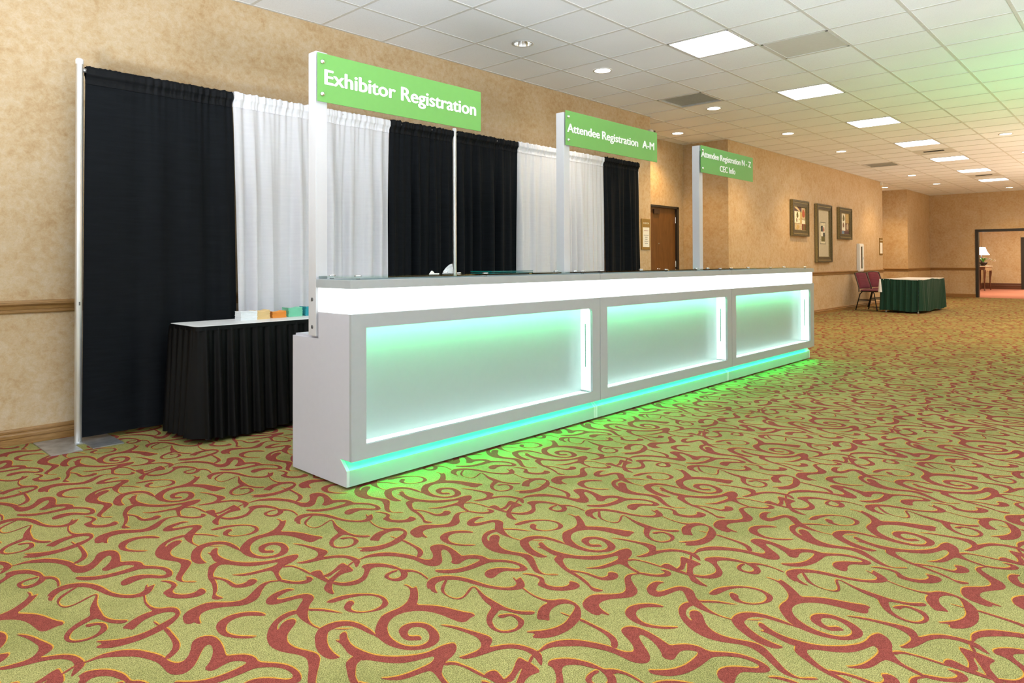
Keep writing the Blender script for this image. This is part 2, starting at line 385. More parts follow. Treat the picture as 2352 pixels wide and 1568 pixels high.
# ---------------------------------------------------------------- carpet with its woven scroll pattern
CARPET=[[2166,1569,2150,1584,2136,1598,2134,1621,2145,1651,2156,1665,2178,1673,2202,1669,2223,1651,2234,1627,2234,1598,2225,1564,2205,1534,2183,1523,2161,1522,2138,1530,2112,1549,2096,1575,2085,1609,2083,1636,2085,1669,2094,1700,2120,1730,2148,1754,2170,1768,2201,1770,2230,1766,2258,1771,2281,1782,2312,1809,2333,1835,2342,1858,2340,1885,2347,1874,2348,1859,2345,1838,2363,1841,2350,1817,2330,1789,2306,1761,2285,1741,2302,1721,2321,1697,2337,1665,2348,1628,2359,1595,2371,1575,2367,1553,2350,1558,2327,1550,2313,1554,2306,1570,2302,1604,2297,1643,2287,1676,2269,1704,2246,1724,2219,1735,2191,1735,2166,1724,2143,1705,2127,1681,2114,1653,2109,1623,2112,1587,2126,1563,2145,1549,2169,1548,2186,1559,2202,1579,2212,1604,2210,1624,2201,1639,2187,1645,2170,1639,2156,1623,2155,1610,2174,1594,2174,1583],
[2094,1700,2097,1723,2097,1754,2094,1782,2085,1809,2066,1832,2044,1844,2021,1847,1996,1844,1984,1835,1964,1815,1950,1790,1934,1757,1926,1727,1926,1701,1930,1683,1941,1671,1956,1666,1955,1682,1956,1705,1962,1736,1975,1767,1993,1794,2007,1809,2024,1810,2045,1809,2066,1793,2075,1770,2079,1743,2081,1714,2086,1688,2085,1669],
[2019,1814,2037,1798,2052,1781,2072,1765,2048,1778,2033,1795],
[1999,1843,1994,1866,1995,1891,2004,1920,2019,1949,2032,1968,2052,1994,2078,2013,2089,2031,2090,2051,2081,2068,2061,2079,2033,2086,2009,2093,1998,2102,2002,2113,2023,2121,2051,2128,2072,2117,2062,2143,2042,2150,2014,2149,1985,2138,1967,2121,1960,2102,1966,2084,1988,2072,2016,2065,2039,2061,2057,2053,2057,2042,2036,2022,2013,2001,1999,1987,1990,1957,1986,1928,1987,1895,1989,1866,1994,1840],
[2036,1976,2042,1965,2063,1943,2078,1916,2089,1884,2095,1864,2085,1881,2070,1908,2054,1934,2027,1963],
[2015,1985,1991,2000,1961,2000,1931,1988,1902,1965,1879,1937,1858,1899,1849,1858,1854,1823,1866,1796,1880,1771,1888,1749,1889,1735,1885,1716,1867,1681,1842,1645,1828,1618,1828,1597,1835,1576,1853,1551,1871,1537,1861,1557,1841,1574,1839,1590,1847,1614,1869,1644,1908,1692,1920,1714,1921,1737,1911,1762,1899,1789,1892,1821,1896,1852,1912,1881,1939,1904,1962,1921,1974,1941,1968,1956,1951,1960,1928,1948,1907,1925,1911,1940,1927,1960,1951,1972,1975,1976,1999,1970],
[2097,1972,2132,1973,2161,1966,2186,1951,2211,1930,2230,1906,2242,1878,2244,1852,2235,1825,2224,1808,2199,1800,2175,1803,2149,1817,2127,1834,2114,1858,2110,1879,2117,1900,2135,1916,2150,1923,2160,1915,2155,1894,2139,1888,2126,1873,2126,1853,2137,1835,2154,1821,2175,1815,2198,1818,2216,1829,2230,1849,2231,1874,2222,1899,2203,1919,2177,1935,2145,1943,2110,1949,2099,1960],
[1926,2034,1924,2054,1913,2077,1891,2098,1867,2112,1843,2116,1818,2110,1799,2098,1786,2075,1780,2049,1780,2018,1793,1989,1809,1965,1829,1945,1850,1935,1833,1958,1814,1979,1800,2007,1798,2035,1812,2063,1831,2080,1856,2086,1880,2077,1901,2056,1916,2037],
[2018,1769,2037,1774,2039,1762,2026,1740,2015,1711,2012,1683,2015,1657,2020,1632,2027,1609,2040,1585,2061,1559,2086,1537,2115,1517,2146,1506,2184,1505,2208,1498,2220,1489,2214,1472,2198,1455,2173,1443,2151,1439,2132,1432,2112,1417,2095,1399,2086,1374,2080,1346,2064,1338,2069,1363,2079,1395,2087,1422,2085,1437,2067,1444,2031,1451,2003,1463,1983,1487,1972,1509,1990,1493,2014,1478,2047,1469,2086,1463,2112,1462,2130,1471,2137,1482,2116,1491,2084,1502,2054,1520,2033,1545,2016,1573,2002,1600,1986,1612,1984,1638,1981,1665,1989,1700,1995,1728,1992,1756,2001,1741,2010,1756],
[1989,1646,1996,1620,1986,1612,1969,1607,1953,1588,1932,1558,1925,1535,1919,1511,1911,1478,1899,1446,1888,1422,1876,1408,1874,1391,1879,1373,1882,1359,1865,1363,1855,1377,1857,1393,1869,1411,1880,1435,1894,1472,1902,1504,1906,1534,1916,1566,1933,1600,1950,1633,1968,1641],
[1925,1539,1936,1514,1945,1492,1950,1466,1950,1440,1953,1420,1966,1414,1983,1413,1996,1424,2007,1425,2017,1412,2015,1395,2003,1383,1983,1376,1962,1383,1942,1400,1935,1423,1937,1450,1937,1475,1932,1501,1919,1511],
[2132,1437,2148,1428,2160,1413,2163,1393,2169,1365,2171,1335,2171,1308,2164,1304,2161,1330,2160,1359,2157,1389,2147,1414,2127,1424],
[2075,1352,2087,1320,2098,1297,2116,1281,2133,1276,2142,1288,2146,1305,2156,1290,2156,1269,2142,1255,2124,1253,2103,1265,2085,1289,2071,1316,2065,1345],
[1765,1249,1770,1277,1781,1302,1792,1314,1807,1319,1828,1318,1852,1306,1876,1288,1900,1269,1922,1264,1946,1268,1967,1283,1986,1309,2011,1337,2030,1350,2045,1351,2068,1335,2074,1339,2056,1355,2041,1363,2020,1365,2000,1357,1974,1337,1949,1317,1926,1304,1905,1305,1881,1321,1862,1342,1843,1362,1823,1371,1791,1368,1766,1360,1748,1344,1738,1322,1732,1288,1742,1274,1756,1278,1757,1261],
[1783,1643,1799,1631,1810,1613,1815,1590,1815,1573,1810,1558,1788,1538,1783,1515,1792,1493,1807,1477,1822,1470,1839,1471,1853,1483,1861,1481,1864,1464,1862,1447,1853,1436,1835,1432,1811,1439,1789,1456,1772,1477,1761,1500,1760,1525,1759,1541,1768,1552,1784,1558,1797,1568,1803,1586,1799,1607,1792,1625],
[1538,1847,1556,1848,1576,1840,1596,1824,1613,1801,1626,1773,1634,1744,1638,1715,1642,1683,1650,1655,1661,1631,1678,1609,1695,1598,1712,1600,1726,1612,1733,1628,1743,1646,1746,1643,1738,1623,1753,1627,1764,1627,1754,1610,1741,1588,1728,1574,1710,1567,1690,1573,1670,1588,1652,1612,1638,1640,1627,1671,1619,1706,1611,1742,1602,1770,1588,1792,1567,1807,1546,1810,1529,1805,1515,1792,1500,1769,1493,1749,1486,1766,1489,1781,1497,1796,1489,1796,1499,1817,1515,1835],
[1712,2463,1714,2449,1700,2403,1698,2364,1704,2336,1717,2318,1738,2307,1751,2289,1752,2260,1742,2231,1716,2204,1688,2185,1658,2176,1617,2169,1577,2172,1544,2182,1520,2201,1503,2224,1529,2228,1511,2261,1539,2238,1568,2216,1602,2205,1636,2204,1674,2217,1712,2230,1732,2242,1738,2257,1731,2273,1715,2286,1689,2290,1662,2284,1642,2273,1620,2253,1610,2246,1604,2263,1591,2279,1613,2298,1642,2316,1672,2323,1695,2319,1690,2352,1693,2399],
[1670,2259,1675,2237,1676,2209,1669,2225],
[1675,2189,1687,2181,1685,2146,1683,2107,1680,2071,1668,2039,1649,2020,1625,2008,1620,2024,1646,2043,1662,2070,1669,2102,1673,2144],
[1456,2163,1472,2164,1502,2170,1530,2163,1559,2147,1584,2120,1599,2089,1613,2059,1622,2026,1623,1997,1632,1974,1647,1966,1666,1979,1685,2006,1697,2032,1710,2053,1728,2059,1749,2052,1762,2032,1764,2000,1757,1958,1746,1921,1743,1905,1764,1892,1784,1872,1795,1844,1790,1812,1804,1793,1822,1769,1836,1745,1843,1714,1842,1684,1833,1658,1822,1648,1805,1651,1790,1665,1775,1686,1761,1702,1732,1704,1705,1694,1688,1696,1684,1712,1691,1734,1713,1749,1737,1750,1759,1739,1779,1718,1793,1695,1808,1676,1821,1680,1827,1700,1823,1731,1810,1755,1792,1775,1771,1792,1745,1793,1710,1795,1672,1801,1635,1815,1607,1838,1589,1873,1597,1891,1618,1866,1646,1842,1683,1828,1723,1825,1759,1827,1768,1836,1757,1857,1740,1870,1716,1869,1693,1863,1679,1868,1675,1891,1697,1908,1723,1946,1736,1981,1735,2001,1720,1997,1699,1972,1672,1935,1655,1917,1631,1906,1612,1916,1600,1940,1601,1974,1600,2012,1588,2049,1570,2087,1543,2116,1515,2142,1491,2154,1463,2156],
[1364,2475,1383,2452,1397,2421,1407,2385,1418,2348,1424,2322,1420,2301,1402,2287,1383,2279,1403,2267,1426,2254,1447,2232,1459,2202,1463,2169,1459,2146,1442,2128,1418,2109,1421,2124,1433,2147,1440,2167,1441,2193,1431,2218,1413,2238,1385,2254,1364,2260,1338,2267,1311,2277,1296,2287,1289,2307,1303,2300,1326,2294,1351,2290,1371,2297,1388,2317,1397,2346,1392,2381,1384,2420,1372,2455],
[1440,2165,1438,2155,1415,2144,1404,2141,1405,2150],
[1406,2182,1405,2156,1406,2133,1397,2094,1376,2101,1357,2104,1335,2098,1311,2083,1294,2069,1281,2052,1267,2028,1254,1993,1247,2009,1246,2035,1253,2058,1266,2072,1281,2084,1295,2100,1311,2107,1337,2121,1361,2134,1375,2142,1359,2140,1337,2130,1314,2121,1300,2127,1301,2143,1315,2143,1336,2147,1363,2161,1384,2175],
[1286,2197,1306,2196,1318,2186,1312,2164,1303,2141,1298,2114,1297,2090,1295,2072,1283,2085,1281,2111,1279,2141,1278,2168,1277,2189],
[1431,2102,1451,2111,1477,2097,1499,2073,1511,2046,1519,2020,1520,1992,1520,1975,1535,1963,1545,1943,1549,1914,1545,1881,1538,1851,1531,1852,1539,1886,1540,1915,1533,1940,1519,1946,1509,1965,1509,1991,1502,2007,1495,2032,1479,2054,1459,2067,1439,2058,1417,2035,1392,2012,1371,2003,1348,2000,1324,2009,1305,2028,1293,2055,1290,2078,1302,2076,1311,2055,1324,2040,1345,2031,1366,2027,1390,2035,1411,2054,1428,2075,1433,2091],
[1522,1964,1518,1943,1508,1929,1490,1915,1468,1910,1451,1918,1441,1938,1439,1965,1445,1984,1463,1993,1486,1994,1506,1990,1503,1978,1480,1982,1460,1976,1450,1961,1454,1943,1467,1935,1484,1938,1499,1955,1506,1973,1511,1989],
[1573,1805,1579,1799,1555,1781,1534,1764,1516,1746,1505,1724,1503,1700,1508,1680,1523,1671,1543,1675,1568,1689,1593,1700,1605,1699,1608,1688,1601,1665,1589,1632,1584,1602,1581,1573,1579,1547,1577,1522,1581,1497,1590,1473,1604,1455,1618,1442,1618,1430,1603,1429,1588,1444,1575,1466,1568,1491,1562,1511,1555,1524,1536,1518,1514,1509,1494,1498,1480,1482,1468,1458,1468,1439,1476,1425,1494,1415,1512,1413,1530,1421,1545,1438,1553,1458,1551,1475,1537,1481,1525,1481,1520,1496,1525,1504,1541,1497,1556,1486,1566,1470,1565,1447,1560,1424,1538,1407,1515,1401,1494,1403,1473,1413,1460,1431,1456,1452,1460,1478,1476,1505,1498,1526,1522,1540,1548,1553,1553,1565,1560,1599,1576,1636,1594,1669,1603,1689,1596,1693,1570,1679,1546,1668,1521,1662,1506,1671,1500,1692,1500,1722,1506,1748,1521,1770,1551,1792]]
PX, PY = .889, .879
def build_floor():
    base = []
    for fl in CARPET:
        p = [Vector((fl[i]/1000, fl[i+1]/1000)) for i in range(0, len(fl), 2)]
        base.append(p)
    def chaikin(p):
        q = []
        for i in range(len(p)):
            a, c = p[i], p[(i+1) % len(p)]; q += [a*.75+c*.25, a*.25+c*.75]
        return q
    hi = [chaikin(p) for p in base]
    def tri(polys):
        vs, fs = [], []
        for p in polys:
            o = len(vs); vs += p
            fs += [(o+a, o+b2, o+c) for a, b2, c in tessellate_polygon([[Vector((q.x, q.y, 0)) for q in p]])]
        fixed = []
        for f in fs:
            a, b2, c = (vs[i] for i in f)
            fixed.append(f if (b2-a).cross(c-a) > 0 else (f[0], f[2], f[1]))
        return vs, fixed
    lo_t, hi_t = tri(base), tri(hi)
    ids = ([k for k, p in enumerate(hi) for _ in p], [k for k, p in enumerate(base) for _ in p])
    V = [(XB, YR, 0), (XF, YR, 0), (XF, 6.0, 0), (XB, 6.0, 0)]; F = [(0, 1, 2, 3)]; MI = [0]
    mx, my = 1.75, 2.0
    for i in range(-2, 27):
        for j in range(-9, 5):
            cx, cy = mx+i*PX, my+j*PY
            # keep what the camera, or one a few steps aside, can see
            d = cx*_fw.x+cy*_fw.y; r = cx*_rt.x+cy*_rt.y
            if d < .3 or abs(r) > d*.80+2.6: continue
            far = cx > 12
            vs, fs = lo_t if far else hi_t
            for lay in ((1,) if far else (0, 1)):
                z = .0002 if lay == 0 else .0003
                ox, oy = (i*PX+(.0045 if lay == 0 else 0), j*PY+(.0042 if lay == 0 else 0))
                o = len(V)
                V += [(min(max(p.x+ox, XB), XF), p.y+oy, z+(.00002*zi if lay else 0)) for p, zi in zip(vs, ids[1] if far else ids[0])]
                F += [(o+a, o+b2, o+c) for a, b2, c in fs]; MI += [2 if lay == 0 else 1]*len(fs)
    me = bpy.data.meshes.new('floor'); me.from_pydata(V, [], F)
    for k in ('carpet_olive', 'carpet_red', 'carpet_gold'): me.materials.append(MATS[k])
    me.polygons.foreach_set('material_index', MI); me.update()
    o = bpy.data.objects.new('floor', me); COL.objects.link(o); struct(o)
build_floor()
# ---------------------------------------------------------------- ceiling grid
def tile_x(i): return GX + T*(i+.5)
def row_y(n): return GY - T*(n+.5)
PANELS = [(i, 2) for i in (4, 8, 12, 16, 20, 24, 28)] + [(i, n) for i in (0, -4, -8) for n in (2, 10)] + [(i, 10) for i in (4, 8, 12, 16, 20, 24, 28)]  # after the first row: unseen panels added to brighten the room
CANS = [(i, 0) for i in (2, 4, 8, 12, 16, 24, 28)] + [(16, 4), (20, 4), (32, 2), (10, -2), (28, -2)]
VENTS = {(7, 0): 'louvre', (20, 0): 'plain', (5, 3): 'metal', (18, 2): 'diffuser', (26, 2): 'diffuser'}
def build_ceiling():
    m = MB(); bar = .012
    used = set(PANELS) | set(VENTS)
    cans = set(CANS) | {(i, n) for n in (8, 14) for i in (14, 20, 26, 32)}
    for i in range(-12, 35):
        for n in range(-3, 18):
            x0, x1 = GX+T*i+.003, GX+T*(i+1)-.003; y1, y0 = GY-T*n-.003, GY-T*(n+1)+.003
            if (i, n) in used: continue
            if n < -1 and not (7.9 < x1 and x0 < 10.6) and not (18.9 < x1 and x0 < 21.6): continue
            x1 = min(x1, XF+.1)
            if x0 > XF: continue
            dz = .001*math.sin(i*12.9+n*7.3)
            z = ZC+.004+dz
            if (i, n) in cans:
                cx, cy = tile_x(i), row_y(n); k = 32; ring = []
                for a in range(k):
                    t = 2*PI*a/k; ring.append((cx+.082*math.cos(t), cy+.082*math.sin(t), z))
                sq = []
                for a in range(k):
                    t = 2*PI*a/k; c, s_ = math.cos(t), math.sin(t); q = max(abs(c), abs(s_))
                    sq.append((cx+c/q*(x1-x0)/2, cy+s_/q*(y1-y0)/2, z))
                m.add(ring+sq, [(a, (a+1) % k, k+(a+1) % k, k+a) for a in range(k)])
            else:
                m.quad((x0, y0, z), (x0, y1, z), (x1, y1, z), (x1, y0, z))
    m.cur = 1
    for i in range(-12, 36):
        x = GX+T*i
        if x > XF: break
        yt = YW if not (8.1 < x < 10.5 or 19 < x < 21.4) else 5.9
        m.box(x-bar, YR, ZC, x+bar, yt, ZC+.012)
    for n in range(-2, 18):
        y = GY-T*n
        if n >= 0: m.box(XB, y-bar, ZC+.0003, XF, y+bar, ZC+.0125)
        else:
            for a, b2 in ((8.114, 10.49), (19.0, 21.45)): m.box(a, y-bar, ZC+.0003, b2, y+bar, ZC+.0125)
    for a, b2, y in ((XB, 8.114, YW), (10.49, 19.0, Y2), (21.45, XF, 5.09)): m.box(a, y-.022, ZC-.001, b2, y, ZC+.012)
    m.box(XF-.022, YR, ZC-.001, XF, 5.09, ZC+.012)
    m.cur = 2
    m.box(XB-.2, YR-.2, ZC+.20, XF+.3, 6.2, ZC+.22)
    struct(m.build('ceiling', ['ceiling_tile', 'grid_white', 'dark_gap'], recalc=False))
build_ceiling()
hw = T/2-.014
def where(i): return ['nearest', 'second nearest', 'third', 'fourth', 'fifth', 'sixth', 'farthest'][i]
proto = None
for (i, n) in PANELS:
    far = i >= 10
    r = empty('ceiling_panel_light', (tile_x(i), row_y(n), ZC))
    f = MB()
    for s_ in (-1, 1):
        f.box(s_*hw, -hw, -.002, s_*(hw-.014), hw, .03); f.box(-hw, s_*hw, -.002, hw, s_*(hw-.014), .03)
    f.box(-hw, -hw, .031, hw, hw, .034); f.build('frame', 'grid_white', r)
    g = MB(); g.grid(8, 8, lambda u, v: ((u-.5)*2*(hw-.014), (v-.5)*2*(hw-.014), .006+.0005*math.sin(u*40)*math.sin(v*40)))
    g.build('diffuser', 'panel_light_far' if far else 'panel_light', r)
    if n == 2 and i >= 4:
        k = (i-4)//4
        tag(r, 'bright square fluorescent panel in ceiling, %s of the row running down the hall' % where(k), 'ceiling light', 'fluorescent panels in a row')
    else: tag(r, 'added square fluorescent panel in the unseen ceiling behind or beside the camera', 'ceiling light', 'added fluorescent panels out of view')
CANFILL = [(tile_x(i), row_y(n)) for n in (8, 14) for i in (14, 20, 26, 32)]  # unseen downlights added to lift the light down the hall
CANPOS = [(tile_x(i), row_y(n), 'off' if (i, n) == (2, 0) else 'on') for i, n in CANS] + [(x, y, 'hid') for x, y in CANFILL]
CANLAB = ['round recessed downlight above the first sign, nearest the camera and dimmest', 'round recessed downlight between the exhibitor sign and the nearest fluorescent panel', 'round recessed downlight just beyond the grey louvred vent', 'round recessed downlight above the wall to the left of the framed pictures', 'round recessed downlight beside the third fluorescent panel near the wall', 'round recessed downlight in front of the second far row, above the wall corner', 'farthest round recessed downlight in the row along the left wall', 'round recessed downlight nearest the right edge of the photo', 'round recessed downlight at the right edge beyond its neighbour', 'round recessed downlight close to the far wall above the dark doorway', 'round recessed downlight in the alcove above the brown door', 'round recessed downlight in the far recess past the framed pictures']
for (x, y, st), lab in zip(CANPOS, CANLAB + ['added round fill downlight in the unseen ceiling on the right']*len(CANFILL)):
    r = empty('downlight', (x, y, ZC))
    a = MB(); a.lathe([(.098, .0015), (.098, -.003), (.084, -.004), (.080, .0)], n=32); a.build('trim_ring', 'grid_white', r)
    a = MB(); a.lathe([(.081, 0), (.070, .05), (.055, .10), (0, .101)], n=32); a.build('reflector', 'chrome' if st == 'off' else 'grid_white', r)
    a = MB(); a.lathe([(0, .020), (.070, .020)] if st != 'off' else [(0, .06), (.055, .06)], n=32); a.build('lens', 'can_light' if st != 'off' else 'can_off', r)
    if st != 'off':
        L = bpy.data.lights.new('beam', 'SPOT'); L.energy = SPOT_W*((1 if x > 6.5 else .35) if st == 'on' else 3.2); L.color = (1, .64, .27) if x > 8 else (1, .88, .70)
        L.spot_size = 2.05; L.spot_blend = .75; L.shadow_soft_size = .06
        lo = bpy.data.objects.new('beam', L); COL.objects.link(lo); lo.parent = r; lo.location = (0, 0, -.012)
    tag(r, lab, 'downlight', 'recessed downlights' if st != 'hid' else 'added fill downlights out of view')
VL = {'louvre': ('air_vent', 'grey louvred air vent in the ceiling above the second sign', 'vent'), 'plain': ('air_vent', 'plain grey ceiling grille high over the framed pictures', 'vent'), 'metal': ('ceiling_access_panel', 'smooth metal panel in the ceiling beside the nearest fluorescent light', 'panel')}
for (i, n), kd in VENTS.items():
    if kd == 'diffuser':
        r = empty('air_diffuser', (tile_x(i), row_y(n), ZC))
        a = MB(); a.box(-hw, -hw, .004, hw, hw, .02); a.build('plate', 'vent_grey', r)
        a = MB()
        for q in range(5): a.box(-.12+q*.02, -.16, -.004, -.11+q*.02, .16, .006)
        a.build('slots', 'dark_gap', r)
        tag(r, 'tan air diffuser with dark slots between fluorescent panels, %s' % ('the nearer one' if i == 18 else 'the farther one'), 'vent'); continue
    nm, lab, cat = VL[kd]
    r = empty(nm, (tile_x(i), row_y(n), ZC))
    a = MB()
    for s_ in (-1, 1):
        a.box(s_*hw, -hw, -.002, s_*(hw-.018), hw, .03); a.box(-hw, s_*hw, -.002, hw, s_*(hw-.018), .03)
    a.build('frame', 'grid_white' if kd != 'metal' else 'metal_panel', r)
    if kd == 'metal':
        a = MB(); a.box(-hw+.018, -hw+.018, .002, hw-.018, hw-.018, .01); a.build('plate', 'metal_panel', r)
    else:
        a = MB()
        for q in range(26):
            y = -hw+.03+q*(2*hw-.05)/26
            a.add([(-hw+.018, y, 0), (hw-.018, y, 0), (hw-.018, y+.017, .006), (-hw+.018, y+.017, .006)], [(0, 1, 2, 3)])
        a.build('louvres', 'vent_grey', r)
        a = MB(); a.box(-hw+.018, -hw+.018, .02, hw-.018, hw-.018, .024); a.build('backing', 'vent_grey', r)
    tag(r, lab, cat)
# added fill light out of view: glowing windows and warm wall sconces
emit('fill_window_glow', (.90, .96, 1.0), FILL_WINDOW_E)
def fill_window(n, x, y, w_, ax):
    r = MB(); g = MB(); z0, z1 = .45, 2.75; f = .05
    for q in (0, .5, 1):
        c = (w_-f)*q
        if ax == 'x': r.box(x+c, y, z0, x+c+f, y+.06, z1)
        else: r.box(x, y+c, z0, x+.06, y+c+f, z1)
    for z in (z0, 1.6, z1-f):
        if ax == 'x': r.box(x, y+.001, z, x+w_, y+.059, z+f)
        else: r.box(x+.001, y, z, x+.059, y+w_, z+f)
    if ax == 'x': g.box(x+f, y+.01, z0+f, x+w_-f, y+.014, z1-f)
    else: g.box(x+.01, y+f, z0+f, x+.014, y+w_-f, z1-f)
    o = struct(r.build('fill_window_%d' % n, 'oak_trim')); g.build('pane', 'fill_window_glow', o)
for q in range(3): fill_window(q+1, XB, -5.6+q*3.3, 2.6, 'y')
for q in range(3): fill_window(q+4, -3.4+q*3.3, YR, 2.6, 'x')
for q in range(5):
    r = empty('fill_sconce', (8.6+q*3.4, YR, 1.95)); tag(r, 'added brass fill sconce, unseen on the right wall', 'sconce', 'added fill sconces out of view')
    a = MB(); a.lathe([(0, .0), (.06, .0), (.06, .012), (0, .012)], (0, 0, 0), 20, 'y'); a.tube([(0, .012, 0), (0, .10, .001), (0, .13, .05)], .01, 8); a.build('arm', 'frame_gold', r)
    a = MB(); a.lathe([(.04, .05), (.09, .20)], (0, .13, 0), 20); a.build('shade', 'shade_glow', r)
    L = bpy.data.lights.new('bulb', 'POINT'); L.energy = FILL_SCONCE_W; L.color = (1, .66, .34); L.shadow_soft_size = .08
    lo = bpy.data.objects.new('bulb', L); COL.objects.link(lo); lo.parent = r; lo.location = (0, .16, .27)
# fill uplights added out of view, then the green uplight right of the counter
FILL_UPS = [((-1.4, 1.4), FILL_UP_W*.75, (.84, .92, 1.0)), ((1.6, -2.2), FILL_UP_W, (.84, .92, 1.0)), ((3.6, -3.6), FILL_UP_W*.42, (.84, .92, 1.0)), ((10.2, -2.0), WARM_FILL_W*.3, (1, .88, .76)), ((14.0, -.2), WARM_FILL_W, (1, .80, .62)), ((18.2, .4), WARM_FILL_W, (1, .78, .58)), ((21.5, .4), WARM_FILL_W*.25, (1, .76, .52))]
for (x, y), e_, c_ in FILL_UPS:
    r = empty('fill_uplight', (x, y, 0)); tag(r, 'added fill light, an unseen wide black dish on the carpet shining at the ceiling', 'uplight', 'added fill uplights out of view')
    a = MB(); a.lathe([(0, 0), (.30, 0), (.30, .02), (.09, .05), (.62, .20), (.60, .20), (.08, .1), (0, .1)], n=24); a.build('housing', 'steel_black', r)
    L = bpy.data.lights.new('beam', 'SPOT'); L.energy = e_; L.color = c_; L.spot_size = 2.9; L.spot_blend = .4; L.shadow_soft_size = .6
    lo = bpy.data.objects.new('beam', L); COL.objects.link(lo); lo.parent = r; lo.location = (0, 0, .22); lo.rotation_euler = (PI, 0, 0)
r = empty('stage_uplight', (8.9, -.9, 0)); tag(r, 'small black uplight can on the carpet to the right of the counter', 'uplight')
a = MB(); a.lathe([(0, 0), (.10, 0), (.10, .02), (.03, .03), (.03, .05), (.09, .07), (.10, .20), (.085, .20), (.06, .1), (0, .1)], n=24); a.build('housing', 'steel_black', r)
L = bpy.data.lights.new('beam', 'SPOT'); L.energy = UPLIGHT_W; L.color = (.05, 1, .30); L.spot_size = 2.3; L.spot_blend = 1; L.shadow_soft_size = .06
lo = bpy.data.objects.new('beam', L); COL.objects.link(lo); lo.parent = r; lo.location = (0, 0, .21); lo.rotation_euler = (PI-.15, 0.25, 0)
